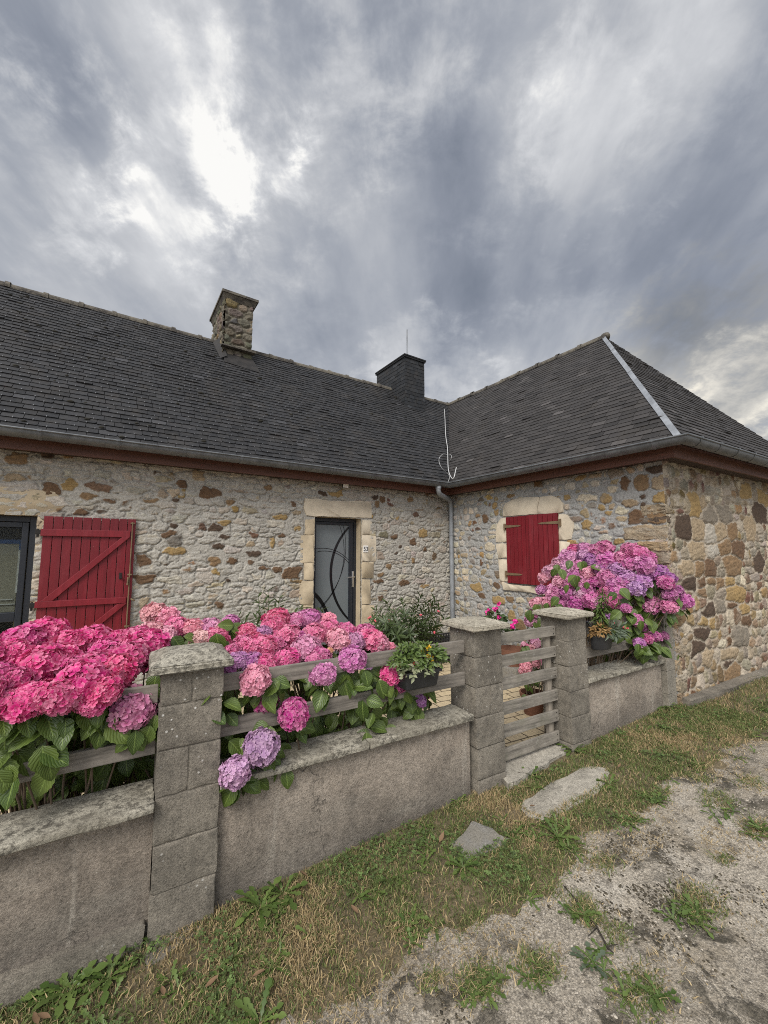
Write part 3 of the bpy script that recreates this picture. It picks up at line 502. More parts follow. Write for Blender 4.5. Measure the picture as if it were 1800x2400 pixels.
for i, l in enumerate([[(817, 385), (940, 390), (938, 565), (817, 572)], [(817, 578), (992, 580), (1000, 915), (817, 918)], [(817, 928), (965, 925), (960, 1130), (817, 1138)], [(817, 1150), (920, 1150), (925, 1465), (817, 1470)], [(817, 1480), (970, 1490), (975, 1800), (817, 1800)]]):
    dressed('jamb_stone', **fA, poly=[(max(p[0], XR+.004), p[1]) for p in zA(l)], mat=M['lime'] if i < 2 else M['lime_g'], proud=.017, seed=20+i)
dressed('lintel', **fA, poly=[(-2.2, 2.06), (-.62, 2.058), (-.47, 2.10), (-.40, 2.18), (-.50, 2.30), (-1.2, 2.33), (-2.2, 2.32)], mat=M['lime_g'], proud=.012, seed=31)
for i, (z0, z1, w) in enumerate([(1.83, 2.055, .10), (1.70, 1.825, .10), (1.535, 1.695, .115), (1.29, 1.53, .115), (1.10, 1.285, .12), (.62, 1.095, .12), (.15, .615, .12)]):
    dressed('jamb_stone', **fA, poly=[(WIN[1]+.004, z0), (WIN[1]+w, z0), (WIN[1]+w, z1), (WIN[1]+.004, z1)], mat=M['lime_g'], proud=.008, jag=.003, seed=40+i)
dressed('lintel', **fB, poly=zB([(165, 335), (170, 230), (200, 165), (310, 110), (400, 95), (640, 78), (605, 305)]), mat=M['lime'], proud=.018, seed=51)
dressed('lintel', **fB, poly=zB([(612, 303), (650, 75), (790, 62), (900, 105), (945, 170), (942, 270), (885, 293)]), mat=M['lime'], proud=.019, seed=52)
for i, l in enumerate([[(212, 350), (216, 662), (72, 668), (85, 450), (130, 365)], [(217, 685), (222, 870), (108, 872), (75, 690)], [(222, 890), (230, 1175), (130, 1170), (105, 895)], [(888, 305), (990, 310), (1075, 410), (1090, 480), (1050, 630), (893, 632)], [(893, 660), (1040, 670), (1045, 800), (980, 900), (895, 900)], [(895, 910), (1030, 910), (1030, 1260), (900, 1270)]]):
    dressed('jamb_stone', **fB, poly=zB(l), mat=M['lime'], proud=.018, seed=60+i)
dressed('sill', **fB, poly=zB([(160, 1180), (232, 1208), (545, 1243), (900, 1290), (900, 1390), (540, 1320), (180, 1280)]), mat=M['lime'], proud=.03, seed=70)
def m_quoin(base):
    t = T('corner_stone', .92); p = t.co((1, 1, 4)); q = t.co(); n = t.noise(p, 9, 7, .7, .4); f = t.noise(q, 60, 5, .7); w = t.noise(q, 6, 5)
    c = t.mix(t.ramp(n, [(.3, 0), (.65, 1)]), tuple(x*.5 for x in base), tuple(min(1, x*1.25+.02) for x in base)); c = t.mix(t.ramp(w, [(.45, 0), (.65, .55)]), c, (.36, .32, .26)); c = t.mix(1, c, t.ramp(f, [(.3, .5), (.5, 1), (.75, 1.3)]), 'MULTIPLY')
    t.col(c); t.bump(t.math('ADD', n, t.math('MULTIPLY', f, .5)), 1.0, .02); return t.m
QM = [m_quoin(c) for c in ((.37, .29, .19), (.37, .255, .135), (.43, .35, .275), (.12, .082, .052), (.26, .18, .105))]
qr = random.Random(21); z = .12; k = 0
for (hq, lb, lc, ci) in [(.17, .34, .13, 4), (.15, .22, .20, 0), (.17, .40, .12, 1), (.14, .24, .22, 0), (.18, .38, .12, 2), (.15, .25, .17, 1), (.16, .36, .10, 0), (.16, .42, .09, 2), (.15, .20, .13, 0), (.15, .40, .08, 4), (.12, .30, .09, 1), (.17, .44, .10, 0), (.10, .30, .08, 3), (.13, .24, .18, 0)]:
    mb = MB(); mb.box((XW, YW, 0), (0, 1, 0), fd, UPV, (-.002, lb), (-.002, lc), (z+.014, z+hq-.008), bev=.018, jit=.012); n1_ = np.array([-1., 0, 0])
    bmesh.ops.subdivide_edges(mb.bm, edges=[e for e in mb.bm.edges if e.calc_length() > .05], cuts=6, use_grid_fill=True)
    for v in mb.bm.verts:
        v.co += Vector(tuple(n1_*.014+NE*.014)) if True else Vector(); v.co += Vector((qr.gauss(0, 1), qr.gauss(0, 1), qr.gauss(0, 1)))*.0048
    mb.build('quoin', QM[ci], house, True, 60); z += hq
for (x0, x1, z0, z1) in (WIN, DOOR):                                       # reveals
    mb = MB()
    mb.poly([(x0, YF+.004, z0), (x0, YF+.5, z0), (x0, YF+.5, z1), (x0, YF+.004, z1)]); mb.poly([(x1, YF+.004, z0), (x1, YF+.5, z0), (x1, YF+.5, z1), (x1, YF+.004, z1)])
    mb.poly([(x0, YF+.004, z1), (x1, YF+.004, z1), (x1, YF+.5, z1), (x0, YF+.5, z1)]); mb.poly([(x0, YF-.03, z0), (x1, YF-.03, z0), (x1, YF+.5, z0), (x0, YF+.5, z0)]); mb.build('reveal', M['lime_g'], house)
# ------------------------------------------------------------------ front door
dY = YF+.13; dr = MB(); x0, x1, z0, z1 = DOOR
X, Y_, Z = (1, 0, 0), (0, 1, 0), (0, 0, 1)
dr.box((0, dY, 0), X, Y_, Z, (x0+.002, x0+.05), (0, .07), (z0, z1-.004)); dr.box((0, dY, 0), X, Y_, Z, (x1-.045, x1-.002), (0, .07), (z0, z1-.004)); dr.box((0, dY, 0), X, Y_, Z, (x0+.05, x1-.045), (0, .07), (z1-.055, z1-.004))
door = dr.build('door', M['frame'], house)
gx0, gx1, gz0, gz1 = 2.395, 2.925, .22, 2.095
mb = MB()
for a, b, c, d in ((x0+.052, gx0, z0+.02, z1-.058), (gx1, x1-.048, z0+.02, z1-.058), (gx0, gx1, gz1, z1-.058), (gx0, gx1, z0+.02, gz0)): mb.box((0, dY+.012, 0), X, Y_, Z, (a, b), (0, .05), (c, d), bev=.004)
mb.build('door_leaf', M['frame'], door)
mb = MB(); mb.box((0, dY+.03, 0), X, Y_, Z, (gx0, gx1), (0, .015), (gz0, gz1)); mb.build('glass', M['frost'], door)
def arc(name, pts, w0, w1):                                                # strip motif laid on the glass, clipped to it
    n = len(pts); mb = MB(); L = []; 
    for i, p in enumerate(pts):
        a = np.array(pts[max(i-1, 0)]); b = np.array(pts[min(i+1, n-1)]); t = (b-a)/np.hypot(*(b-a)); k = i/(n-1); w = (w0+(w1-w0)*math.sin(PI*k))/2
        L.append((np.array(p)+np.array([-t[1], t[0]])*w, np.array(p)-np.array([-t[1], t[0]])*w))
    cl = lambda q: (min(max(q[0], gx0), gx1), dY+.026, min(max(q[1], gz0), gz1))
    for (a, b), (c, d) in zip(L, L[1:]):
        if gx0-.02 < (a[0]+c[0])/2 < gx1+.02 and gz0-.02 < (a[1]+c[1])/2 < gz1+.02: mb.poly([cl(a), cl(b), cl(d), cl(c)])
    mb.build(name, M['black'], door)
def dz(l): return [tuple(onY(700+x/5.53, 1150+y/5.53, dY+.03)[[0, 2]]) for x, y in l]
def circ3(p, q, r, n=70, ext=.0):                                          # arc through three points
    p, q, r = map(np.array, (p, q, r)); A = np.array([q-p, r-p])*2; c = np.linalg.solve(A, [q@q-p@p, r@r-p@p]); R = np.hypot(*(p-c))
    a = [math.atan2(*(v-c)[::-1]) for v in (p, q, r)]
    a1 = a[0]+((a[1]-a[0]+PI) % (2*PI)-PI); a2 = a1+((a[2]-a[1]+PI) % (2*PI)-PI)
    t = np.linspace(a[0]-(a2-a[0])*ext, a2+(a2-a[0])*ext, n); return [(c[0]+R*math.cos(x), c[1]+R*math.sin(x)) for x in t]
arc('glass_motif', circ3(*dz([(655, 470), (415, 1080), (630, 1650)]), ext=.12), .022, .040)
arc('glass_motif', circ3(*dz([(575, 450), (600, 860), (215, 1570)]), ext=.1), .006, .007); arc('glass_motif', circ3(*dz([(530, 450), (585, 860), (325, 1480)]), ext=.2), .006, .007)
arc('glass_motif', circ3(*dz([(215, 755), (440, 765), (655, 910)]), ext=.1), .006, .007); arc('glass_motif', circ3(*dz([(215, 800), (440, 795), (655, 950)]), ext=.1), .006, .007)
arc('glass_motif', circ3(*dz([(205, 1340), (310, 1470), (375, 1640)]), ext=.35), .05, .05)
hx, hz_ = 2.985, 1.30; mb = MB(); mb.box((0, dY-.002, 0), X, Y_, Z, (hx-.016, hx+.016), (0, .014), (hz_-.11, hz_+.12), bev=.004); hp = mb.build('handle', M['steel'], door, True, 40)
mb = MB(); mb.tube([(hx, dY, hz_+.04), (hx, dY-.05, hz_+.04), (hx-.02, dY-.055, hz_+.04), (hx-.12, dY-.052, hz_+.035)], .009); mb.build('handle', M['steel'], door, True, 60)
mb = MB(); mb.box((0, YF-.06, 0), X, Y_, Z, (x0-.08, x1+.08), (0, .3), (.06, z0+.02), bev=.01); mb.build('doorstep', M['slab'], house)
# glazed door on the left
x0, x1, z0, z1 = WIN; wY = YF+.10; mb = MB()
for a, b, c, d in ((x0, x0+.06, z0, z1), (x1-.06, x1-.003, z0, z1), (x0+.06, x1-.06, z1-.06, z1-.003), (x0+.06, x1-.06, z0, z0+.08), (-1.33, -1.23, z0+.08, z1-.06)): mb.box((0, wY, 0), X, Y_, Z, (a, b), (0, .07), (c, d), bev=.004)
wd = mb.build('glazed_door', M['frame'], house)
mb = MB(); 
for xa, xb in ((x0+.065, -1.335), (-1.225, x1-.065)):
    for a, b, c, d in ((xa, xa+.05, z0+.085, z1-.065), (xb-.05, xb, z0+.085, z1-.065), (xa+.05, xb-.05, z1-.115, z1-.065), (xa+.05, xb-.05, z0+.085, z0+.16), (xa+.05, xb-.05, 1.04, 1.13)): mb.box((0, wY-.012, 0), X, Y_, Z, (a, b), (0, .06), (c, d), bev=.006)
mb.build('sash', M['frame'], wd)
mb = MB(); mb.box((0, wY+.02, 0), X, Y_, Z, (x0+.115, -1.385), (0, .012), (z0+.16, z1-.115)); mb.build('pane', M['glass'], wd)
mb = MB(); mb.box((0, wY+.02, 0), X, Y_, Z, (-1.175, x1-.115), (0, .012), (z0+.16, z1-.115)); mb.build('pane', M['glass'], wd)
mb = MB()                                                                  # the room behind the glass
for q in ([(x0-.5, YF+2.5, .1), (x1+1, YF+2.5, .1), (x1+1, YF+2.5, 2.6), (x0-.5, YF+2.5, 2.6)], [(x0-.5, YF+.5, .12), (x1+1, YF+.5, .12), (x1+1, YF+2.5, .12), (x0-.5, YF+2.5, .12)], [(x0-.5, YF+.5, 2.5), (x1+1, YF+.5, 2.5), (x1+1, YF+2.5, 2.5), (x0-.5, YF+2.5, 2.5)], [(x1+1, YF+.5, .1), (x1+1, YF+2.5, .1), (x1+1, YF+2.5, 2.6), (x1+1, YF+.5, 2.6)], [(x0-.5, YF+.5, .1), (x0-.5, YF+2.5, .1), (x0-.5, YF+2.5, 2.6), (x0-.5, YF+.5, 2.6)]): mb.poly(q)
mb.build('room', M['room'], house)
scr = empty('masked_panel', (-.95, YF+.24, .3)); tag(scr, 'clear panel edged with blue masking tape standing behind the left window glass', 'panel')
mb = MB(); mb.box((0, YF+.24, 0), X, Y_, Z, (-1.5, -.76), (0, .012), (1.09, 1.79)); mb.build('sheet', M['room'], scr)
mb = MB(); mb.box((0, YF+.232, 0), X, Y_, Z, (-1.5, -.745), (0, .004), (1.785, 1.825)); mb.box((0, YF+.232, 0), X, Y_, Z, (-.765, -.745), (0, .004), (1.72, 1.785)); mb.build('tape', M['blue'], scr)
mb = MB(); mb.box((0, YF+.232, 0), X, Y_, Z, (-.768, -.748), (0, .004), (1.30, 1.72)); mb.box((0, YF+.228, 0), X, Y_, Z, (-1.5, -.78), (0, .006), (1.235, 1.245)); mb.box((0, YF+.228, 0), X, Y_, Z, (-1.5, -.76), (0, .006), (1.19, 1.20)); mb.build('trim', M['white'], scr)
for i, (xa, dx) in enumerate(((-.80, .06), (-.73, .03))):
    mb = MB(); mb.box((xa, YF+.27, 0), X, Y_, np.array((dx*.6, 0, 1.)), (0, .03), (0, .03), (.13, 1.93)); tag(mb.build('pine_batten', M['pine']), ['leaning pine batten nearer the middle of the left window', 'upright pine batten close to the right frame of the left window'][i], 'batten', 'pine battens inside the window')
# ------------------------------------------------------------------ shutters
def S5(x, y): return onY(x/4.1475, 1150+y/4.1475, YF-.05)
sx0, sx1, sz1 = -.565, .205, 2.052
mb = MB(); nb = 10; wb = (sx1-sx0)/nb
for i in range(nb): mb.box((0, YF-.038, 0), X, Y_, Z, (sx0+i*wb+.0026, sx0+(i+1)*wb-.0026), (-.012, .012), (.16, sz1), bev=.003)
sh = mb.build('shutter', M['red'], house)
za, zb_ = S5(430, 372)[2], S5(430, 440)[2]; zc, zd = S5(400, 1075)[2], S5(400, 1138)[2]
for a, b in ((zb_, za), (zd, zc), (.30, .37)): mb = MB(); mb.box((0, YF-.05, 0), X, Y_, Z, (sx0-.012, sx1-.05), (-.022, 0), (a, b), bev=.004); mb.build('batten', M['red2'], sh)
mb = MB()
for q in ([(1190, 450), (1262, 452), (512, 1068), (398, 1074)], [(1140, 1100), (1232, 1092), (560, 1640), (470, 1640)]):
    mb = MB(); mb.prism([(S5(*p)[0], YF-.05, S5(*p)[2]) for p in q], (0, -.022, 0), bev=.003); mb.build('brace', M['red2'], sh)
bx = S5(1285, 400)[0]; mb = MB(); mb.tube([(bx, YF-.066, .3), (bx, YF-.066, sz1-.03)], .0065)
for z in (sz1-.045, S5(1260, 815)[2], S5(1240, 1315)[2]): mb.box((bx, YF-.07, z), X, Y_, Z, (-.02, .02), (0, .022), (-.008, .008), bev=.002)
mb.tube([(bx-.012, YF-.075, S5(1260, 840)[2]), (bx-.016, YF-.085, S5(1250, 915)[2])], .008); mb.build('bolt', M['rust'], sh, True, 40)
mb = MB(); k = S5(1170, 825); mb.box((k[0], YF-.053, k[2]), X, Y_, Z, (-.012, .012), (-.006, .004), (-.035, .03), bev=.003); mb.box((k[0]+.006, YF-.06, k[2]-.01), X, Y_, Z, (-.008, .008), (-.02, .004), (-.02, .0), bev=.002); mb.build('lock', M['iron'], sh)
for y in (400, 1110):
    z = S5(395, y)[2]; mb = MB(); mb.box((sx0, YF-.055, z), X, Y_, Z, (-.055, .0), (-.012, .012), (-.022, .022), bev=.003); mb.tube([(sx0-.035, YF-.055, z-.05), (sx0-.035, YF-.055, z+.03)], .010); mb.build('hinge', M['iron'], sh)
P = S5(1290, 1052); mb = MB(); mb.tube([(sx1-.01, YF-.02, P[2]), (sx1+.0, YF-.09, P[2]), (sx1+.03, YF-.10, P[2]-.015)], .008); mb.build('stay', M['rust'], sh, True)
# pair on the wing: the right leaf stands a little open
y0, y1, ym = 3.115, 3.952, 3.545; wz0, wz1 = 1.258, 2.212
def leafpair(name, ya, yb, ang, hinge_y, straps):
    h = empty('tmp', (XW-.012, hinge_y, 0)); s = 1 if yb > ya else -1; L = abs(yb-ya); mb = MB(); n = 6; w = L/n
    for i in range(n): mb.box((0, 0, 0), (0, s, 0), (-1, 0, 0), Z, (i*w+.0024, (i+1)*w-.0024), (0, .026), (wz0, wz1), bev=.003)
    o = mb.build(name, M['red'], house); o.matrix_basis = Matrix.Translation((XW-.014, hinge_y, 0)) @ Matrix.Rotation(math.radians(ang), 4, 'Z'); o.matrix_parent_inverse = house.matrix_basis.inverted()
    for z in straps:
        mb = MB(); mb.prism([(-.032, s*-.02, z-.017), (-.032, s*.02, z-.019), (-.032, s*L*.55, z-.012), (-.032, s*L*.66, z), (-.032, s*L*.55, z+.012), (-.032, s*.02, z+.019), (-.032, s*-.02, z+.017)], (.006, 0, 0)); mb.tube([(-.03, s*-.022, z-.05), (-.03, s*-.022, z+.04)], .010); mb.box((-.02, s*-.03, z), X, Y_, Z, (-.01, .02), (-.012, .012), (-.05, .045), bev=.003)
        st = mb.build('strap_hinge', M['rust'], o); st.matrix_parent_inverse = Matrix.Identity(4)
    bpy.data.objects.remove(h); return o
zs1, zs2 = onX(1150+300/5.53, 1150+462/5.53, XW)[2], onX(1150+320/5.53, 1150+1082/5.53, XW)[2]
leafpair('shutter', y1, ym, 0, y1-.002, (zs1, zs2)); leafpair('shutter', y0, ym-.012, 5.0, y0+.002, (zs1+.012, zs2))
mb = MB(); mb.poly([(XW+.12, y0, wz0), (XW+.12, y1, wz0), (XW+.12, y1, wz1), (XW+.12, y0, wz1)])
for a, b in (((y0, wz0), (y0, wz1)), ((y1, wz0), (y1, wz1)), ((y0, wz0), (y1, wz0)), ((y0, wz1), (y1, wz1))): mb.poly([(XW-.012, *a), (XW-.012, *b), (XW+.12, *b), (XW+.12, *a)])
mb.build('reveal', M['lime_g'], house)
# ------------------------------------------------------------------ slate roofs
def clip(p, poly):
    for (ax, ay), (bx, by) in zip(poly, poly[1:]+poly[:1]):
        q = []; s = lambda v: (bx-ax)*(v[1]-ay)-(by-ay)*(v[0]-ax)
        for a, b in zip(p, p[1:]+p[:1]):
            sa, sb = s(a), s(b)
            if sa >= 0: q.append(a)
            if (sa >= 0) != (sb >= 0): t = sa/(sa-sb); q.append((a[0]+(b[0]-a[0])*t, a[1]+(b[1]-a[1])*t))
        p = q
        if len(p) < 3: return []
    return p
def slates(name, O, U, V, N, poly, mat, parent, w=.2, e=.125, seed=1, hooks=True, lift=.014, vert=False):
    r = random.Random(seed); O, U, V, N = (np.array(a, float) for a in (O, U, V, N)); VS = []; FS = {}; RN = []; MI = {}
    def add(pts, rn, m=0):
        k = len(VS); VS.extend(pts); RN.extend([rn]*len(pts)); n = len(pts); FS.setdefault((n, m), []).append(list(range(k, k+n)))
    us = [p[0] for p in poly]; vs = [p[1] for p in poly]; at = lambda u, v, n: O+U*u+V*v+N*n
    add([at(u, v, -.008) for u, v in poly], .2)
    v0 = min(vs); row = 0
    while v0 < max(vs):
        u = min(us)-w+(row % 2)*w/2+r.uniform(-.012, .012); ee = e*r.uniform(.97, 1.03)
        while u < max(us):
            ww = w*r.uniform(.93, 1.07); g = .0022; dv = r.uniform(-.004, .004)+(-.012 if r.random() < .03 else 0); sk = r.uniform(-.004, .004); top = v0+ee*1.14
            cut = r.uniform(.006, .02) if r.random() < .25 else .003
            p = clip([(u+g+cut, v0+dv), (u+ww-g-cut, v0+dv+sk), (u+ww-g, v0+dv+sk+cut), (u+ww-g, top), (u+g, top), (u+g, v0+dv+cut)], poly)
            if p:
                l = lift*r.uniform(.7, 1.3)+(.010 if r.random() < .025 else 0); tl = r.uniform(-.003, .003); rn = min(1, max(0, r.gauss(.5, .2)))
                hh = lambda q: l*(1-(q[1]-v0)/(ee*1.14))+.0015+tl*((q[0]-u)/ww-.5)
                add([at(q[0], q[1], hh(q)) for q in p], rn)
                for a, b in zip(p, p[1:]+p[:1]):
                    if max(a[1], b[1]) < v0+e*.35 or abs(a[0]-b[0]) < 1e-6:
                        add([at(a[0], a[1], -.004), at(b[0], b[1], -.004), at(b[0], b[1], hh(b)), at(a[0], a[1], hh(a))], rn*.8)
                if hooks and u+ww/2 < max(us)-.05 and r.random() < .9:
                    c = u+ww/2+r.uniform(-.01, .01)
                    if clip([(c-.003, v0), (c+.003, v0), (c+.003, v0+.03), (c-.003, v0+.03)], poly):
                        add([at(c-.0035, v0-.006, l+.004), at(c+.0035, v0-.006, l+.004), at(c+.0035, v0+.016, l+.002), at(c-.0035, v0+.016, l+.002)], .9, 1); add([at(c-.0035, v0-.006, l-.006), at(c+.0035, v0-.006, l-.006), at(c+.0035, v0-.006, l+.004), at(c-.0035, v0-.006, l+.004)], .9, 1)
            u += ww
        v0 += ee; row += 1
    keys = sorted(FS); midx = np.concatenate([np.full(len(FS[k]), k[1]) for k in keys])
    return obj(name, npmesh(name, np.array(VS), [FS[k] for k in keys], [mat, M['hook']], {'rnd': RN}, midx, smooth=False), parent)
LM = math.hypot(TM, RH); LW = math.hypot(TW, RH); nrm = lambda v: np.array(v)/np.linalg.norm(v)
EYC = (oE-.31-fn[0]*EX)/fn[1]; APX = np.array([EX+TW, 3.42, ZE+RH]); CNR = np.array([EX, EYC, ZE]); FARC = CNR+fd*(2*TW); VAL = np.array([EX+TW, EY+TM, ZE+RH])
slates('roof', (0, EY, ZE), (1, 0, 0), (0, TM/LM, RH/LM), nrm((0, -RH, TM)), [(UL-.25, 0), (EX, 0), (EX+TW, LM), (UL-.25, LM)], M['slate'], house, seed=3, w=.158, e=.092, lift=.011)
slates('roof', (EX, 0, ZE), (0, -1, 0), (TW/LW, 0, RH/LW), nrm((-RH, 0, TW)), [(-EY, 0), (-EYC, 0), (-APX[1], LW), (-EY-TM, LW)], M['slate2'], house, seed=4, hooks=False, w=.168, e=.086, lift=.008)
a = APX-CNR; ua = float(a@fd); vv = a-fd*ua; LV = np.linalg.norm(vv); vv = vv/LV
slates('roof', CNR, fd, vv, np.cross(fd, vv), [(0, 0), (2*TW, 0), (ua, LV)], M['slate2'], house, seed=5, hooks=False, lift=.010, w=.165, e=.088)
mb = MB(); BK = EY+2*TM
mb.poly([(UL-.25, BK, ZE), (UL-.25, EY+TM, ZE+RH-.01), tuple(VAL-[0, 0, .01]), (VAL[0]+TW, BK, ZE)]); mb.poly([tuple(FARC), tuple(APX-[0, 0, .01]), tuple(VAL-[0, 0, .01]), (VAL[0]+TW, BK, ZE)]); mb.build('roof', M['slate'], house)
def ridge(name, A, B, r=.066, L=.42, seed=0):
    A, B = np.array(A, float), np.array(B, float); d = B-A; n = max(1, round(np.linalg.norm(d)/L)); t = d/np.linalg.norm(d); s = np.cross(t, UPV); s /= np.linalg.norm(s); u = np.cross(s, t); rr = random.Random(seed); mb = MB()
    for i in range(n):
        p, q = A+d*i/n, A+d*(i+1)/n; j = rr.uniform(-.008, .008); rings = []
        for x, k in ((p, 1.0), (p+(q-p)*.86, 1.0), (p+(q-p)*.862, 1.24), (p+(q-p)*1.0, 1.20)): rings.append([x+u*(j-.035)+(s*math.cos(a)+u*math.sin(a)*1.05)*r*k for a in np.linspace(-.25, PI+.25, 11)])
        V = [[mb.bm.verts.new(tuple(c)) for c in R] for R in rings]
        for P_, Q_ in zip(V, V[1:]):
            for a in range(10): mb.bm.faces.new((P_[a], P_[a+1], Q_[a+1], Q_[a]))
    return mb.build(name, M['ridge'], house, True, 45)
ridge('ridge_tiles', (UL-.2, EY+TM, ZE+RH), VAL, seed=1); ridge('ridge_tiles', VAL, APX-np.array([0, .05, 0]), seed=2)
mb = MB(); mb.lathe(APX-np.array([0, .03, .05]), [(.06, 0), (.07, .05), (.055, .09), (.02, .105)], 14); mb.build('ridge_tiles', M['ridge'], house, True)
h = nrm(APX-CNR); nl, nr = nrm((-RH, 0, TW)), np.cross(fd, vv); sl_ = np.cross(h, nl); sl_ *= np.sign(sl_@np.array([0, 1, 0])); sr_ = np.cross(h, nr); sr_ *= np.sign(sr_@fd)
mb = MB(); LHP = np.linalg.norm(APX-CNR); cuts = [0, .52, .70, .80, 1.0]
for i in range(4):
    p, q = CNR+h*(LHP*cuts[i]-(.0 if i == 0 else .05)-(.06 if i == 0 else 0)), CNR+h*(LHP*cuts[i+1]-.02); dz0 = .024+.004*(i % 2); up = nrm(nl+nr)
    mb.poly([p+up*dz0+sl_*.052-nl*.004, p+up*(dz0+.006), q+up*(dz0+.003), q+up*(dz0-.003)+sl_*.052-nl*.004]); mb.poly([p+up*(dz0+.006), p+up*dz0+sr_*.014, q+up*(dz0-.003)+sr_*.014, q+up*(dz0+.003)])
    mb.poly([p+up*dz0+sl_*.052-nl*.004, p+up*(dz0+.006), p-up*.01, p-nl*.02+sl_*.052])
mb.build('hip_flashing', M['zincl'], house)
mb = MB(); r = random.Random(9)
for i in range(95):
    v = LM*(r.random()**.75); u = r.triangular(-1.8, 2.4, -.3) if i < 75 else r.uniform(2, 5); P = np.array([u, EY, ZE])+np.array([0, TM/LM, RH/LM])*v+nrm((0, -RH, TM))*.008; s = r.uniform(.008, .026)
    if u-EX > (v/LM)*TW-.1: continue
    m4 = Matrix.Translation(tuple(P)) @ Matrix.Diagonal((s*r.uniform(1, 1.8), s, s*.8, 1)); bmesh.ops.create_icosphere(mb.bm, subdivisions=2, radius=1, matrix=m4)
for v in mb.bm.verts: v.co += Vector((r.uniform(-1, 1), r.uniform(-1, 1), r.uniform(-1, 1)))*.003
tag(mb.build('moss', M['moss'], house, True), kind='stuff')
# ------------------------------------------------------------------ gutters, fascia, soffit, downpipe
g1 = np.array([EX-.04, EY-.04, 2.80]); g2 = np.array([EX-.04, (oE-.35-fn[0]*(EX-.04))/fn[1], 2.80]); g3 = g2+fd*(2*TW+.1); g0 = np.array([UL-.3, EY-.04, 2.80])
def sweep(mb, path, prof, outs, n3=None):
    """profile points (out, up) swept along a level mitred path; outs = outward direction of each leg"""
    rings = []
    for i, p in enumerate(path):
        ds = [outs[j] for j in (i-1, i) if 0 <= j < len(outs)]; m = ds[0]+ds[-1] if len(ds) > 1 else ds[0]; m = m/np.linalg.norm(m); k = 1/float(m@ds[0]); rings.append([mb.bm.verts.new(tuple(np.array(p)+m*k*a+UPV*b)) for a, b in prof])
    for A, B in zip(rings, rings[1:]):
        for j in range(len(prof)-1): mb.bm.faces.new((A[j], A[j+1], B[j+1], B[j]))
outs = [np.array([0, -1., 0]), np.array([-1., 0, 0]), NE]
prof = [(.067*math.cos(a), .067*math.sin(a)*1.0) for a in np.linspace(PI, 2*PI, 15)]
prof += [(.067+.010*math.cos(a)+.002, .004+.010*math.sin(a)) for a in np.linspace(-PI/2, PI*.9, 8)]+[(.058, 0)]+[(.060*math.cos(a), .062*math.sin(a)) for a in np.linspace(2*PI, PI, 11)]
mb = MB(); sweep(mb, [g0, g1, g2, g3], prof, outs); gut = mb.build('gutter', M['zinc'], house, True, 60)
def collars(A, B, out, n, parent, wd=.03, k=1.06):
    A, B = np.array(A), np.array(B); t = nrm(B-A)
    for i in range(n):
        mb = MB(); c = A+(B-A)*(i+.5)/n; R = [[c+t*x+out*.067*k*math.cos(a)+UPV*.067*k*math.sin(a) for a in np.linspace(PI*1.02, PI*1.98, 13)] for x in (-wd/2, wd/2)]
        V = [[mb.bm.verts.new(tuple(p)) for p in r_] for r_ in R]
        for j in range(12): mb.bm.faces.new((V[0][j], V[0][j+1], V[1][j+1], V[1][j]))
        mb.box(c+out*.07, t, out, UPV, (-wd/2, wd/2), (-.004, .012), (-.004, .018))
        mb.build('bracket', M['zinc'], parent, True, 60)
collars(g0, g1, outs[0], 12, gut); collars(g1, g2, outs[1], 7, gut); collars(g2, g3, outs[2], 11, gut)
f0 = np.array([UL-.25, YF-.2, 0]); f1_ = np.array([XW-.2, YF-.2, 0]); f2_ = np.array([XW-.2, (oE-.2-fn[0]*(XW-.2))/fn[1], 0]); f3 = f2_+fd*(2*TW)
for i, (a, b, o_, m_) in enumerate(((f0, f1_, outs[0], 'fascia'), (f1_, f2_, outs[1], 'fasciay'), (f2_, f3, outs[2], 'fascia'))):
    mb = MB(); mb.box(a, nrm(b-a), o_, UPV, (0, np.linalg.norm(b-a)), (-.02, .0015*i), (2.652+.001*i, 2.80)); mb.build('fascia', M[m_], house)
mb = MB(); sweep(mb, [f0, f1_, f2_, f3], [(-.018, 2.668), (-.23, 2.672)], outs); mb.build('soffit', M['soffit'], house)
mb = MB(); DPX, DPY = 4.775, YF-.075; pts = [(4.255, EY-.04, 2.735), (4.257, EY-.038, 2.685), (4.272, EY-.03, 2.65), (4.31, EY-.012, 2.625), (4.37, EY+.012, 2.612), (4.64, EY+.14, 2.585), (4.70, EY+.18, 2.572), (4.745, DPY-.02, 2.545), (4.768, DPY-.004, 2.51), (DPX, DPY, 2.45), (DPX, DPY, 1.95), (DPX, DPY, .1)]
mb.tube(pts, .038, 14); dp = mb.build('downpipe', M['pipe'], house, True, 60)
for z in (2.0, 1.05): mb = MB(); mb.tube([(DPX, DPY, z-.02), (DPX, DPY, z+.02)], .044, 14); mb.build('bracket', M['pipe'], dp, True, 40)
mb = MB(); mb.tube([(4.255, EY-.04, 2.70), (4.255, EY-.04, 2.745)], .046, 14); mb.build('outlet', M['pipe'], dp, True, 40)
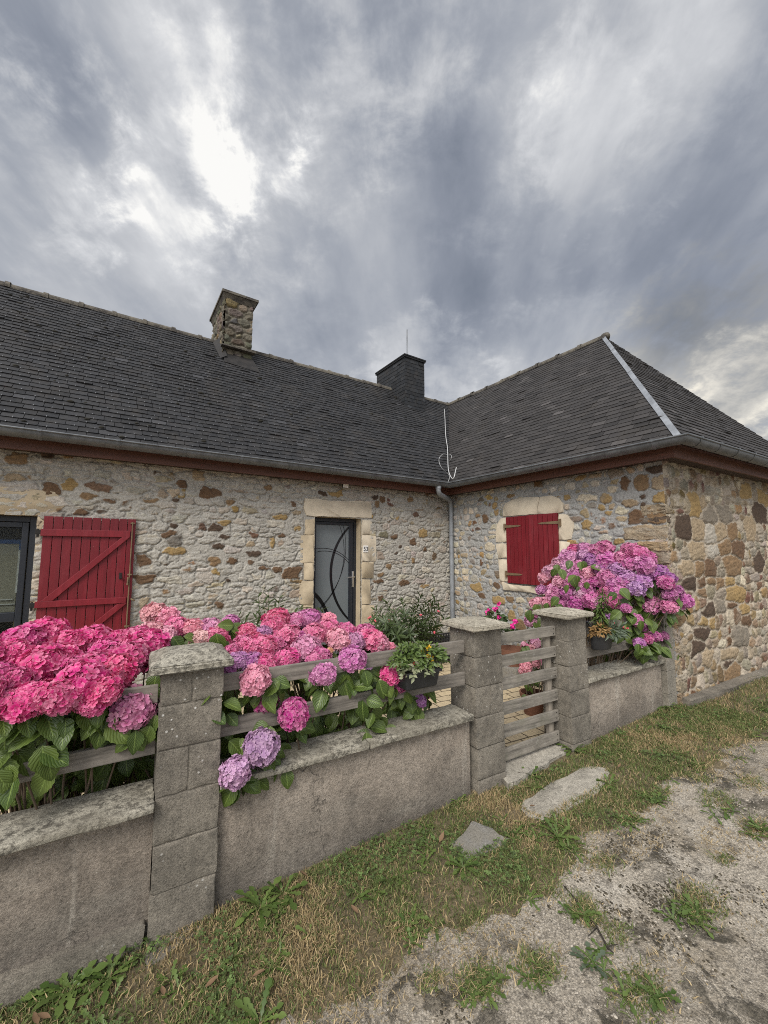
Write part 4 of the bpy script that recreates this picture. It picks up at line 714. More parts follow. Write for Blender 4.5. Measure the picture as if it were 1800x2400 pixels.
# ------------------------------------------------------------------ chimneys
cx0, cx1, cy0, cy1 = 1.385, 1.845, 6.93, 7.90
mb = MB(); mb.box((0, 0, 0), X, Y_, Z, (cx0+.02, cx1), (cy0+.02, cy1), (4.6, 6.01)); ch = mb.build('chimney', M['mortar'], house); ch['label'] = 'rough stone chimney'
pc = [(.25, (.145, .125, .09)), (.2, (.10, .088, .068)), (.2, (.185, .148, .10)), (.15, (.18, .115, .06)), (.2, (.11, .098, .078))]
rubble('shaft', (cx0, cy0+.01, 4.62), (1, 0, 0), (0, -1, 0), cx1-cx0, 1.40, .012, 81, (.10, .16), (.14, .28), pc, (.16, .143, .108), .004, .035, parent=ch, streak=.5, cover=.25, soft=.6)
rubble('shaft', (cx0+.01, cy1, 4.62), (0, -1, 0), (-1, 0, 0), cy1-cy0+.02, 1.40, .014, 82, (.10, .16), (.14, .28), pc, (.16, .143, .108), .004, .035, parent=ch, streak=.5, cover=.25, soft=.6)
def frustum(mb, a, b, z0, z1):
    A = [mb.bm.verts.new((x, y, z0)) for x, y in ((a[0], a[2]), (a[1], a[2]), (a[1], a[3]), (a[0], a[3]))]; B = [mb.bm.verts.new((x, y, z1)) for x, y in ((b[0], b[2]), (b[1], b[2]), (b[1], b[3]), (b[0], b[3]))]
    mb.bm.faces.new(A); mb.bm.faces.new(B)
    for i in range(4): mb.bm.faces.new((A[i], A[(i+1) % 4], B[(i+1) % 4], B[i]))
mb = MB(); frustum(mb, (cx0-.012, cx1+.02, cy0-.01, cy1+.02), (cx0-.055, cx1+.065, cy0-.06, cy1+.06), 6.0, 6.09); frustum(mb, (cx0-.07, cx1+.08, cy0-.075, cy1+.07), (cx0-.07, cx1+.08, cy0-.075, cy1+.07), 6.092, 6.135); mb.build('chimney_cap', M['ridge'], ch)
mb = MB(); mb.box((0, 0, 0), X, Y_, Z, (cx0-.05, cx1+.05), (cy0-.10, cy0+.02), (5.135, 5.165), jit=.006); mb.box((0, 0, 0), (1, 0, 0), nrm((0, TM, RH)), nrm((0, -RH, TM)), (cx0-.09, cx0+.01), (6.1, 6.75), (0, .04)) if 0 else None; mb.build('ledge', M['ridge'], ch)
mb = MB(); P0 = lambda x, y, d=.02: np.array([x, y, ZE+(y-EY)*RH/TM+d])
mb.poly([P0(cx0-.12, 7.22, .03), P0(cx0-.07, 6.80, .03), P0(cx0+.03, 6.80, .10), P0(cx0+.03, 7.22, .22)]); mb.poly([P0(cx0-.02, 6.74, .025), P0(cx1+.09, 6.66, .025), P0(cx1+.02, 6.92, .09), P0(cx0-.01, 6.92, .09)]); mb.build('mortar_fillet', M['slate2'], ch)
sx0_, sx1_, sy0, sy1 = 5.07, 5.61, 6.76, 7.88
mb = MB(); mb.box((0, 0, 0), X, Y_, Z, (sx0_+.01, sx1_), (sy0+.01, sy1), (4.5, 5.96)); ch2 = mb.build('chimney', M['slate3'], house); ch2['label'] = 'chimney clad in dark slates'
slates('cladding', (sx0_, sy0, 4.55), (1, 0, 0), (0, 0, 1), (0, -1, 0), [(0, 0), (sx1_-sx0_, 0), (sx1_-sx0_, 1.42), (0, 1.42)], M['slate3'], ch2, w=.12, e=.08, seed=6, hooks=False, lift=.006); slates('cladding', (sx0_, sy1, 4.55), (0, -1, 0), (0, 0, 1), (-1, 0, 0), [(0, 0), (sy1-sy0, 0), (sy1-sy0, 1.42), (0, 1.42)], M['slate3'], ch2, w=.17, e=.08, seed=7, hooks=False, lift=.006)
mb = MB(); mb.box((0, 0, 0), X, Y_, Z, (sx0_-.035, sx1_+.035), (sy0-.035, sy1+.035), (5.962, 5.992), bev=.004); mb.box((0, 0, 0), X, Y_, Z, (sx0_-.025, sx1_+.025), (sy0-.025, sy1+.025), (5.93, 5.96)); mb.build('chimney_cap', M['slate3'], ch2)
mb = MB(); mb.tube([(5.19, 6.83, 5.98), (5.19, 6.83, 6.62)], .017); mb.build('rod', M['zincl'], ch2, True, 60)
# ------------------------------------------------------------------ small fittings on the house
mb = MB(); P = onY(857, 1287, YF-.02); mb.box((P[0], YF-.022, P[2]), X, Y_, Z, (-.043, .043), (-.004, .006), (-.048, .052), bev=.004); num = mb.build('house_number_plate', M['white']); tag(num, 'small white enamel house number plate 53 right of the front door', 'sign')
fc = bpy.data.curves.new('digits', 'FONT'); fc.body = '53'; fc.size = .085; fc.align_x = 'CENTER'; fc.align_y = 'CENTER'; fc.extrude = .0012; fc.materials.append(M['iron']); fo = bpy.data.objects.new('digits', fc); fo.location = (P[0], YF-.0275, P[2]); fo.rotation_euler = (PI/2, 0, 0); COL.objects.link(fo); bpy.context.view_layer.update()
fm = bpy.data.meshes.new_from_object(fo.evaluated_get(bpy.context.evaluated_depsgraph_get())); do = bpy.data.objects.new('digits', fm); do.matrix_basis = fo.matrix_world.copy(); bpy.data.objects.remove(fo); link(do, num)
fl = onY(811, 1138, YF-.12); lamp = empty('floodlight', (fl[0], YF, fl[2])); tag(lamp, 'small white LED floodlight under the eaves above the front door', 'floodlight')
mb = MB(); mb.box((fl[0], YF-.10, fl[2]), X, nrm((0, 1, .25)), nrm((0, -.25, 1)), (-.05, .05), (-.012, .02), (-.032, .032), bev=.004); mb.build('housing', M['iron'], lamp); mb = MB(); mb.box((fl[0], YF-.10, fl[2]), X, nrm((0, 1, .25)), nrm((0, -.25, 1)), (-.043, .043), (-.015, -.0125), (-.025, .025)); mb.build('lens', M['white'], lamp); mb = MB(); mb.tube([(fl[0], YF-.09, fl[2]), (fl[0], YF-.0, fl[2]+.02)], .012); mb.build('bracket', M['iron'], lamp)
cab = empty('loose_cable', tuple((CNR*0+np.array([EX, EY, ZE])))); tag(cab, 'white loose cable hanging in loops down the roof valley', 'cable')
def onV(x, y, d=.05):                                                     # on a vertical plane through the valley facing the lane
    n = nrm((1, 1, 0)); r_ = ray(x, y); V0 = np.array([EX, EY, 0]); return None
vd = nrm(VAL-np.array([EX, EY, ZE])); vn = nrm(np.cross(vd, nrm((1, -1, 0)))); vn *= np.sign(vn[2])
def V_(x, y, d=.035): n = vn; return on(x, y, n, float(n@(np.array([EX, EY, ZE])))+d)
K5 = lambda x, y, d=.035: V_(1000+x/5.53, 950+y/5.53, d)
for l, rad in (([(228, 50), (236, 150), (246, 380), (270, 560), (278, 800), (300, 900), (335, 950), (355, 930), (372, 860), (385, 805)], .0075), ([(268, 640), (215, 630), (165, 680), (165, 750), (210, 830), (280, 890), (297, 930), (280, 985), (268, 1005)], .0035), ([(268, 630), (310, 640), (325, 675), (305, 705), (285, 712)], .0035)):
    pp = [Vector(tuple(K5(*p, d=.065+abs(p[0]-(228+p[1]*.055))*.0022))) for i, p in enumerate(l)]; sm = []
    for i in range(len(pp)-1):                                            # smooth curve through the points
        a, b, c, d = pp[max(i-1, 0)], pp[i], pp[i+1], pp[min(i+2, len(pp)-1)]
        for t in (0, .2, .4, .6, .8): sm.append(.5*((2*b)+(c-a)*t+(2*a-5*b+4*c-d)*t*t+(3*b-a-3*c+d)*t**3))
    sm.append(pp[-1]); mb = MB(); mb.tube(sm, rad, 6); mb.build('strand', M['cable'], cab, True)
# ------------------------------------------------------------------ street front: pillars, low walls, rails, gate
def fbox(mb, s, o, z, **k): mb.box((0, 0, 0), fd, fn, UPV, s, o, z, **k)
SPEC = [('first concrete block pillar, nearest the camera at the foot of the lane', .095, .365, [1.143, .995, .80, .60, .40, .20, -.03, -.2], (.045, .405), 'lichen'),
        ('concrete block gate pillar on the left of the slatted gate', 2.015, 2.28, [1.148, .965, .765, .565, .365, .16, -.02, -.2], (1.965, 2.325), 'lichen2'),
        ('concrete block gate pillar on the right of the slatted gate', 3.035, 3.285, [1.15, .965, .765, .565, .365, .16, .06, -.2], (2.975, 3.34), 'lichen2')]
for i, (lab, a, b, zs, cp, cm) in enumerate(SPEC):
    root = empty('block_pillar', tuple(FW((a+b)/2, 2.31, 0))); tag(root, lab, 'pillar', 'block pillars of the street wall'); rr = random.Random(i); mb = MB()
    for k, (z1, z0) in enumerate(zip(zs, zs[1:])):
        j = rr.uniform(-.004, .004); o0, o1 = 2.18+rr.uniform(-.004, .004), 2.45
        if k in (0, 2):
            m = (a+b)/2+rr.uniform(-.01, .01); fbox(mb, (a+j, m-.003), (o0, o1), (z0+.003, z1-.003), bev=.006); fbox(mb, (m+.003, b+j), (o0, o1), (z0+.003, z1-.003), bev=.006)
        else: fbox(mb, (a+j, b+j), (o0, o1), (z0+.003, z1-.003), bev=.006)
    bmesh.ops.subdivide_edges(mb.bm, edges=[e for e in mb.bm.edges if e.calc_length() > .06], cuts=5, use_grid_fill=True)
    for v in mb.bm.verts: v.co += Vector((rr.gauss(0, 1), rr.gauss(0, 1), rr.gauss(0, 1)))*.0010
    fbox(mb, (a+.006, b-.006), (2.187, 2.443), (zs[-1]+.01, zs[0]-.008)); mb.build('shaft', M['block'], root, True, 40)
    mb = MB(); e = [(cp[0], 2.135), (cp[1], 2.135), (cp[1], 2.492), (cp[0], 2.492)]; z = zs[0]+.004; bot = [mb.bm.verts.new(tuple(FW(s, o, z))) for s, o in e]; mid = [mb.bm.verts.new(tuple(FW(s+rr.uniform(-.004, .004), o, z+.034))) for s, o in e]
    kx = .30 if i == 0 else .42; cxs, cys = (cp[0]+cp[1])/2, 2.313; top = [mb.bm.verts.new(tuple(FW(cxs+(s-cxs)*kx*(2.0 if i == 0 else 1), cys+(o-cys)*kx*(1.6 if i == 0 else 1), z+(.075 if i == 0 else .062)))) for s, o in e]
    mb.bm.faces.new(bot[::-1]); mb.bm.faces.new(top)
    for A, B in ((bot, mid), (mid, top)):
        for q in range(4): mb.bm.faces.new((A[q], A[(q+1) % 4], B[(q+1) % 4], B[q]))
    bmesh.ops.bevel(mb.bm, geom=mb.bm.edges[:], offset=.006, segments=2, affect='EDGES'); bmesh.ops.subdivide_edges(mb.bm, edges=mb.bm.edges[:], cuts=2, use_grid_fill=True)
    for v in mb.bm.verts: v.co += Vector((rr.uniform(-1, 1), rr.uniform(-1, 1), rr.uniform(-1, 1)))*.0022
    mb.build('cap', M[cm], root, True, 50)
post = empty('end_post', tuple(FW(4.6, 2.3, .1))); tag(post, 'grey concrete end post against the corner of the stone wing', 'post'); mb = MB()
for z0, z1 in zip([.0, .30, .52, .74, .96], [.297, .517, .737, .957, 1.12]): fbox(mb, (4.535, 4.70), (2.165, 2.42), (z0, z1), bev=.004)
mb.build('shaft', M['block2'], post); mb = MB(); r = random.Random(5); PP = [(4.701, .05)]+[(4.72+r.uniform(-.012, .03), z) for z in np.linspace(.05, 1.15, 16)]+[(4.701, 1.15)]
mb.prism([FW(s, 2.20, z) for s, z in PP], fn*-.022); mb.build('mortar_joint', M['mortar'], post)
def lowwall(lab, s0, s1, zc, zb, joints, o0=2.22, o1=2.40, co=(2.165, 2.405)):
    root = empty('low_wall', tuple(FW((s0+s1)/2, 2.3, 0))); tag(root, lab, 'wall', 'rendered low walls along the lane')
    n = int((s1-s0)/.03); m = 24; ss = np.linspace(s0, s1, n); zz = np.linspace(zb, zc-.032, m); A, B = np.meshgrid(ss, zz, indexing='ij'); hh = .006*(fbm(A*5+9, B*5, 61, 4)-.5)+.002*(fbm(A*40, B*40, 62, 2)-.5)
    P = A[..., None]*fd+(o0-hh)[..., None]*fn+B[..., None]*UPV; i = np.arange(n*m).reshape(n, m); F = np.stack([i[:-1, :-1], i[1:, :-1], i[1:, 1:], i[:-1, 1:]], -1).reshape(-1, 4); V = list(P.reshape(-1, 3)); k = len(V)
    V += [FW(s0, o0, zb), FW(s1, o0, zb), FW(s1, o1, zb), FW(s0, o1, zb), FW(s0, o0, zc-.033), FW(s1, o0, zc-.033), FW(s1, o1, zc-.033), FW(s0, o1, zc-.033)]
    F = np.vstack([F, np.array([(k+1, k+2, k+6, k+5), (k+2, k+3, k+7, k+6), (k+3, k, k+4, k+7), (k+4, k+5, k+6, k+7)])]); obj('rendered_face', npmesh('rendered_face', np.array(V), [F], [M['render']]), root)
    js = [s0]+joints+[s1]; mb = MB(); r = random.Random(int(s0*100))
    for a, b in zip(js, js[1:]): fbox(mb, (a+.002, b-.002), co, (zc-.032, zc+.003), bev=.007)
    bmesh.ops.subdivide_edges(mb.bm, edges=[e for e in mb.bm.edges if e.calc_length() > .1], cuts=12, use_grid_fill=True)
    for v in mb.bm.verts: v.co += Vector((r.uniform(-1, 1), r.uniform(-1, 1), r.uniform(-1, 1)))*.0025
    mb.build('coping', M['lichen'], root, True, 50); return root
lowwall('long low rendered wall left of the first pillar, carrying the hot pink hydrangea', -2.6, .094, .60, -.2, [-1.1], co=(2.13, 2.385))
lowwall('low rendered wall with lichened coping between the first pillar and the gate', .366, 1.985, .60, -.15, [1.18])
lowwall('short low rendered wall between the gate and the house corner', 3.286, 4.53, .63, 0., [4.05], co=(2.175, 2.425))
def foot(lab, pts, z0, z1, mat):
    mb = MB(); mb.prism([FW(s, o, z0) for s, o in pts], (0, 0, z1-z0), bev=.012); bmesh.ops.subdivide_edges(mb.bm, edges=[e for e in mb.bm.edges if e.calc_length() > .08], cuts=4, use_grid_fill=True); r = random.Random(3)
    for v in mb.bm.verts: v.co += Vector((r.uniform(-1, 1), r.uniform(-1, 1), r.uniform(-1, 1)))*.006
    tag(mb.build('footing', mat, None, True, 50), lab, 'footing')
foot('rough concrete footing at the base of the first block pillar', [(.09, 2.08), (.5, 2.11), (1.0, 2.15), (1.25, 2.19), (1.25, 2.23), (.09, 2.23)], -.15, .008, M['block'])
foot('bulging cement plinth under the left low wall', [(-2.6, 2.17), (.08, 2.19), (.08, 2.23), (-2.6, 2.23)], -.2, .095, M['block'])
foot('mossy cement skirting along the base of the wing end wall', [(4.74, 2.06), (5.6, 2.02), (9, 2.0), (9.2, 2.18), (4.76, 2.18)], -.1, .24, M['block'])
rail_n = 0
def panel(lab, s0, s1, zs, uprights=()):
    root = empty('rail_fence', tuple(FW((s0+s1)/2, 2.27, .6))); tag(root, lab, 'fence', 'plank rails above the low walls')
    for (z0, z1) in zs: mb = MB(); fbox(mb, (s0, s1), (2.255, 2.282), (z0, z1), bev=.003); bmesh.ops.subdivide_edges(mb.bm, edges=[e for e in mb.bm.edges if e.calc_length() > .3], cuts=14); mb.build('rail', M['wood'], root)
    for s in uprights: mb = MB(); fbox(mb, (s, s+.045), (2.283, 2.33), (.61, 1.07)); mb.build('upright', M['vwood'], root)
panel('two weathered plank rails left of the first pillar, behind hot pink hydrangeas', -2.6, .088, [(.995, 1.075), (.765, .842)])
panel('two weathered plank rails between the first pillar and the gate pillar', .372, 1.985, [(.995, 1.078), (.775, .858)])
panel('two weathered plank rails between the gate and the house corner', 3.29, 4.53, [(1.0, 1.08), (.775, .86)])
gate = empty('slatted_gate', tuple(FW(2.65, 2.3, .1))); tag(gate, 'narrow grey wooden garden gate of six lichened slats', 'gate')
for i, (z0, z1) in enumerate([(1.0, 1.08), (.832, .914), (.658, .742), (.48, .566), (.317, .403), (.15, .236)]):
    mb = MB(); w = random.Random(i).uniform(-.004, .004); fbox(mb, (2.284 if i != 2 else 2.27, 3.022), (2.288, 2.312), (z0+w*.3, z1+w*.3), bev=.003); mb.build('slat', M['gwood'], gate)
for s in (2.93, 2.33): mb = MB(); fbox(mb, (s, s+.05), (2.313, 2.345), (.14, 1.07)); fbox(mb, (s+.052, s+.085), (2.335, 2.36), (.14, 1.06)); mb.build('upright', M['vwood'], gate)
mb = MB()
for z in (1.02, 1.06, .85, .895, .68, .72, .5, .545, .34, .385, .17, .215): mb.tube([FW(2.995, 2.290, z), FW(2.995, 2.2855, z)], .0045, 6)
mb.build('nail', M['iron'], gate)
# ------------------------------------------------------------------ leaves and flower heads
def leaf_template(kind, seg=12, cross=4):
    t = np.linspace(0, 1, seg+1); 
    if kind == 'hyd': w = np.sin(PI*t**.78)**.85*.36*(1+.10*(np.arange(seg+1) % 2)); w[-1] = 0; w[0] = .015
    elif kind == 'ole': w = np.sin(PI*t**.9)*.095; w[-1] = 0; w[0] = .01
    elif kind == 'dand': w = (.03+.13*t**.7)*(1-.62*(np.arange(seg+1) % 2)); w[-1] = 0; w[-2] = .12
    else: w = np.sin(PI*t**.85)*.24; w[-1] = 0; w[0] = .02
    a = np.linspace(-1, 1, cross+1); A, B = np.meshgrid(t, a, indexing='ij'); V = np.stack([A, B*w[:, None], np.abs(B)*w[:, None]], -1).reshape(-1, 3)
    n, m = A.shape; i = np.arange(n*m).reshape(n, m); F = np.stack([i[:-1, :-1], i[1:, :-1], i[1:, 1:], i[:-1, 1:]], -1).reshape(-1, 4); return V, F, A.ravel(), B.ravel()
TP = {'hyd': leaf_template('hyd'), 'ole': leaf_template('ole', 4, 2), 'dand': leaf_template('dand', 10, 2), 'oval': leaf_template('oval', 5, 2)}
def unit(a): return a/np.maximum(np.linalg.norm(a, axis=-1, keepdims=True), 1e-9)
def leaves(name, P, D, Nn, L, mat, parent, kind='hyd', fold=.35, droop=.25, seed=0, wide=1.0):
    P, D, Nn = (np.array(a, float).reshape(-1, 3) for a in (P, D, Nn)); L = np.array(L, float).reshape(-1); r = np.random.default_rng(seed); V, F, lu, lv = TP[kind]; k = len(P)
    D = unit(D); S = unit(np.cross(Nn, D)); Nn = np.cross(D, S); fo = fold*r.uniform(.5, 1.3, k); dr = droop*r.uniform(.2, 1.6, k); tw = r.uniform(-.25, .25, k)
    x = V[None, :, 0]; y = V[None, :, 1]*wide; z = fo[:, None]*V[None, :, 2]-dr[:, None]*x**2+tw[:, None]*y*x+.012*np.sin(lv*3+lu*9)[None, :]*(kind == 'hyd')
    W = P[:, None]+L[:, None, None]*(x[..., None]*D[:, None]+y[..., None]*S[:, None]+z[..., None]*Nn[:, None])
    FF = (F[None]+(np.arange(k)*len(V))[:, None, None]).reshape(-1, 4); rn = np.repeat(np.clip(r.normal(.45, .25, k), 0, 1), len(V))
    return obj(name, npmesh(name, W.reshape(-1, 3), [FF], [mat], {'rnd': rn, 'lu': np.tile(lu, k), 'lv': np.tile(lv, k)}), parent)
def head_mesh(seed, N=170, low=-.55, squash=.82):
    r = np.random.default_rng(seed); i = np.arange(N)+.5; zc = 1-(1-low)*i/N; th = i*PI*(3-5**.5)+r.uniform(-.12, .12, N); q = np.sqrt(np.clip(1-zc**2, 0, 1)); n = np.stack([q*np.cos(th), q*np.sin(th), zc], -1)
    n = unit(n+r.normal(0, .06, n.shape)); ax = unit(np.cross(n, r.normal(0, 1, n.shape))); lump = 1+.09*np.sin(n[:, 0]*5+seed)*np.cos(n[:, 1]*6+seed*2)
    C = n*np.array([1, 1, squash])*(r.uniform(.86, 1.02, N)*lump)[:, None]*.92; nn = unit(n+r.normal(0, .26, n.shape)); ax = unit(ax-nn*(ax*nn).sum(-1, keepdims=True)); bx = np.cross(nn, ax)
    pt = np.array([(.05, 0, -.1), (.42, .40, .10), (.86, .40, .16), (1.02, 0, .05), (.86, -.40, .16), (.42, -.40, .10)]); tip = np.array([0, .45, .95, 1.0, .95, .45]); V = []; F = []; TI = []; RN = []; rn = np.clip(r.normal(.5, .24, N), 0, 1); R = .215*r.uniform(.82, 1.18, N)
    for k in range(4):
        a = k*PI/2+r.uniform(-.14, .14, N); u = ax*np.cos(a)[:, None]+bx*np.sin(a)[:, None]; v = -ax*np.sin(a)[:, None]+bx*np.cos(a)[:, None]; sc = (R*r.uniform(.85, 1.15, N))[:, None, None]; curl = r.uniform(-.25, .55, N)[:, None]
        W = C[:, None]+sc*(pt[None, :, 0:1]*u[:, None]+pt[None, :, 1:2]*1.12*v[:, None]+(pt[None, :, 2]+curl*pt[None, :, 0]**2*.6)[..., None]*nn[:, None]); b = len(V)*N*6
        V.append(W.reshape(-1, 3)); ix = (np.arange(N)*6)[:, None]+b; F += [ix+np.array([0, 5, 4, 3]), ix+np.array([0, 3, 2, 1])]; TI.append(np.tile(tip, N)); RN.append(np.repeat(rn, 6))
    V = np.concatenate(V); bm = bmesh.new(); bmesh.ops.create_icosphere(bm, subdivisions=2, radius=.80); cv = np.array([v.co[:] for v in bm.verts])*np.array([1, 1, squash]); cf = np.array([[v.index for v in f.verts] for f in bm.faces])+len(V); bm.free()
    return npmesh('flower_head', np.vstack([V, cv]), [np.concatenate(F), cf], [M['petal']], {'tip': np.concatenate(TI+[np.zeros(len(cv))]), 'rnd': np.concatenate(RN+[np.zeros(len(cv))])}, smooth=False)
HEADS = [head_mesh(s) for s in range(6)]; SMALL = [head_mesh(20+s, 105) for s in range(5)]
HP, RP, PK, PP, SL, MV, MP, LL, LP, PU, DM, MG = (.64, .014, .20), (.60, .03, .16), (.62, .085, .26), (.70, .27, .38), (.72, .33, .35), (.50, .13, .36), (.56, .12, .33), (.40, .17, .42), (.52, .34, .53), (.26, .06, .30), (.32, .012, .13), (.52, .025, .22)
def rv(r, s): return np.array([r.uniform(-s, s) for _ in range(3)])
def hydrangea(lab, base, heads, zones, seed, small=False, lsize=.115, spread=.35, nst=0):
    """heads: (x, y, r in photo pixels, colour, point in the garden, tint of dry brown)"""
    rr = random.Random(seed); root = empty('hydrangea_bush', tuple(base)); tag(root, lab, 'hydrangea', 'hydrangea bushes'); base = np.array(base); LPs, LDs, LNs, LLs = [], [], [], []; st = MB()
    tot = np.mean([h[4] for h in heads], 0)
    for (x, y, rad, colr, P, dry) in heads:
        P = np.array(P); R = rad*depth(P)/FPX; out = unit(P-np.array([tot[0], tot[1], base[2]+.25])); tocam = unit(CAM-P); ax = unit(out*.7+tocam*.55+UPV*.55+rv(rr, .25)); me = rr.choice(SMALL if small else HEADS)
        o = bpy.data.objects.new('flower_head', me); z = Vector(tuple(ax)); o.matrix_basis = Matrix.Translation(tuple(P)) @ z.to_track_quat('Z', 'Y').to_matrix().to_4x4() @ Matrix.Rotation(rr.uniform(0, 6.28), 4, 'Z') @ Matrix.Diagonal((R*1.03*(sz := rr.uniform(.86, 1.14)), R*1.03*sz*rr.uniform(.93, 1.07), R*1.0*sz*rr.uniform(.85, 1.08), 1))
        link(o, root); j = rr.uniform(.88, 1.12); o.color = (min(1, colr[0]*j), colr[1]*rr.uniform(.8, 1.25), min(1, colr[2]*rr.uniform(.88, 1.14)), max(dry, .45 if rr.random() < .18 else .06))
        q = base+np.array([(P[0]-base[0])*spread+rr.uniform(-.08, .08), (P[1]-base[1])*spread*.8+rr.uniform(-.08, .08), 0]); m = (q+P)/2+rv(rr, .05)+UPV*.08
        st.tube([q, m, P-ax*R*.3], [.006, .005, .003], 5, False)
        for k in range(6 if not small else 5):                             # the leaf pairs below each head
            a = rr.uniform(0, 6.28); s = unit(np.cross(ax, UPV+rv(rr, .1))); t = np.cross(ax, s); d = s*math.cos(a)+t*math.sin(a)
            LPs.append(P-ax*R*rr.uniform(.75, 1.5)+d*R*.25); LDs.append(d-ax*.2-UPV*.35+rv(rr, .2)); LNs.append(ax+UPV*.3+rv(rr, .3)); LLs.append(lsize*rr.uniform(.7, 1.15))
    for k in range(nst):
        q = base+np.array(fd)*rr.uniform(-.5, .5)+np.array(fn)*rr.uniform(-.12, .2); st.tube([q, q+UPV*.45+rv(rr, .10), q+UPV*.95+rv(rr, .2)], [.008, .006, .004], 5, False)
    for (x0, y0, x1, y1, o0, o1, n) in zones:                              # leaves that spill between the rails
        for k in range(n):
            P = onF(rr.uniform(x0, x1), rr.uniform(y0, y1), rr.uniform(o0, o1)); v = unit(CAM-P); sd = unit(np.cross(v, UPV)); a = rr.gauss(0, .75)
            LPs.append(P+UPV*.03); LDs.append(-UPV*math.cos(a)+sd*math.sin(a)+v*rr.uniform(-.1, .5)); LNs.append(v*.75+UPV*.65+rv(rr, .45)); LLs.append(lsize*rr.uniform(.75, 1.25))
    st.build('stems', M['stem'], root, True); leaves('foliage', LPs, LDs, LNs, LLs, M['leaf'], root, seed=seed); return root
def H(l, of): return [(x, y, r, c, onF(x, y, of(x, y) if callable(of) else of), d) for x, y, r, c, d in l]
oL = lambda x, y: 2.19+max(0, (1615-y))*.0048
left = H([(60, 1500, 45, HP, 0), (108, 1488, 42, HP, 0), (25, 1530, 40, HP, 0), (90, 1562, 50, HP, 0), (-8, 1585, 36, HP, 0), (2, 1645, 38, HP, 0), (58, 1645, 46, HP, 0), (105, 1632, 40, HP, 0), (150, 1632, 48, HP, 0), (195, 1605, 50, HP, 0), (175, 1570, 42, HP, 0), (222, 1565, 46, HP, 0), (240, 1620, 46, HP, 0), (215, 1645, 36, HP, 0), (275, 1575, 46, HP, 0), (308, 1545, 46, HP, 0), (345, 1520, 42, HP, 0), (168, 1510, 42, HP, 0), (222, 1500, 42, HP, 0), (278, 1505, 38, HP, 0), (322, 1498, 34, HP, 0), (-40, 1540, 44, HP, 0), (-50, 1620, 44, HP, 0), (-90, 1580, 44, HP, 0), (40, 1590, 36, HP, 0), (250, 1530, 40, HP, 0), (140, 1545, 38, HP, 0)], oL)+H([(310, 1662, 50, MV, .1)], 2.27)
hydrangea('hot pink hydrangea bush spilling over the rail left of the first block pillar', FW(-.25, 2.75, 0), left,
          [(-30, 1670, 130, 1840, 2.17, 2.3, 15), (40, 1660, 300, 1725, 2.2, 2.36, 28), (230, 1690, 372, 1745, 2.19, 2.3, 10), (330, 1590, 378, 1640, 2.3, 2.45, 7), (-20, 1780, 25, 1850, 2.15, 2.2, 3), (0, 1640, 370, 1800, 2.42, 2.75, 90), (-40, 1740, 370, 1860, 2.55, 3.0, 130), (-60, 1760, 370, 1900, 2.7, 3.3, 110)], 1, nst=46, lsize=.105)
back = [(362, 1438, 32, SL, .5), (392, 1447, 30, SL, .4), (412, 1470, 30, PK, .1), (354, 1486, 32, SL, .6), (384, 1490, 26, PP, .4), (455, 1474, 30, PP, .5), (490, 1472, 28, PP, .4), (518, 1478, 24, PP, .3), (541, 1457, 22, MV, 0), (505, 1500, 28, PK, .2), (470, 1500, 26, SL, .2), (330, 1500, 26, SL, .5)]
hydrangea('faded salmon and pale pink hydrangea bush behind the first block pillar', FW(.35, 3.1, 0), H(back, lambda x, y: 3.0-(y-1470)*.006), [(540, 1470, 560, 1500, 2.9, 3.0, 8), (400, 1495, 520, 1530, 2.7, 3.0, 16)], 2)
mid = [(648, 1455, 30, RP, 0), (640, 1470, 24, PK, 0), (690, 1456, 27, MP, .1), (722, 1453, 27, MV, .1), (765, 1453, 21, SL, .3), (771, 1474, 24, PK, 0), (813, 1477, 24, MG, 0), (578, 1482, 22, RP, 0), (618, 1487, 24, LL, .1), (672, 1491, 30, PK, 0), (738, 1488, 29, MP, .3), (792, 1501, 27, PP, .1), (830, 1505, 25, LL, 0), (872, 1503, 30, PK, .1), (890, 1510, 24, PP, .1), (858, 1482, 22, PK, .3), (913, 1515, 15, PP, .2), (617, 1519, 35, PK, 0), (590, 1522, 26, PK, .1), (569, 1513, 28, PK, .3), (717, 1522, 33, PP, .1), (672, 1546, 29, HP, 0), (750, 1540, 27, MG, 0), (735, 1550, 22, MP, 0), (645, 1515, 26, PK, .1), (700, 1498, 22, MV, 0), (560, 1550, 28, LL, .1), (590, 1552, 22, PU, 0), (620, 1557, 28, HP, 0), (536, 1566, 17, PU, 0), (545, 1530, 22, PK, .3), (773, 1525, 9, (.72, .45, .10), .6), (845, 1500, 22, MV, 0), (600, 1500, 20, RP, 0)]
front = [(598, 1594, 41, PP, .3, 2.22), (756, 1580, 32, MP, 0, 2.24), (825, 1545, 38, MP, .1, 2.26), (623, 1642, 34, MG, 0, 2.3), (688, 1673, 40, MG, 0, 2.20), (612, 1751, 40, LL, .1, 2.16), (551, 1810, 39, LP, .3, 2.12), (915, 1583, 29, HP, 0, 2.25), (937, 1600, 20, MG, 0, 2.27), (986, 1643, 17, PU, 0, 2.3), (997, 1628, 10, DM, 0, 2.4), (868, 1574, 12, PU, 0, 2.4), (640, 1600, 26, PK, 0, 2.4)]
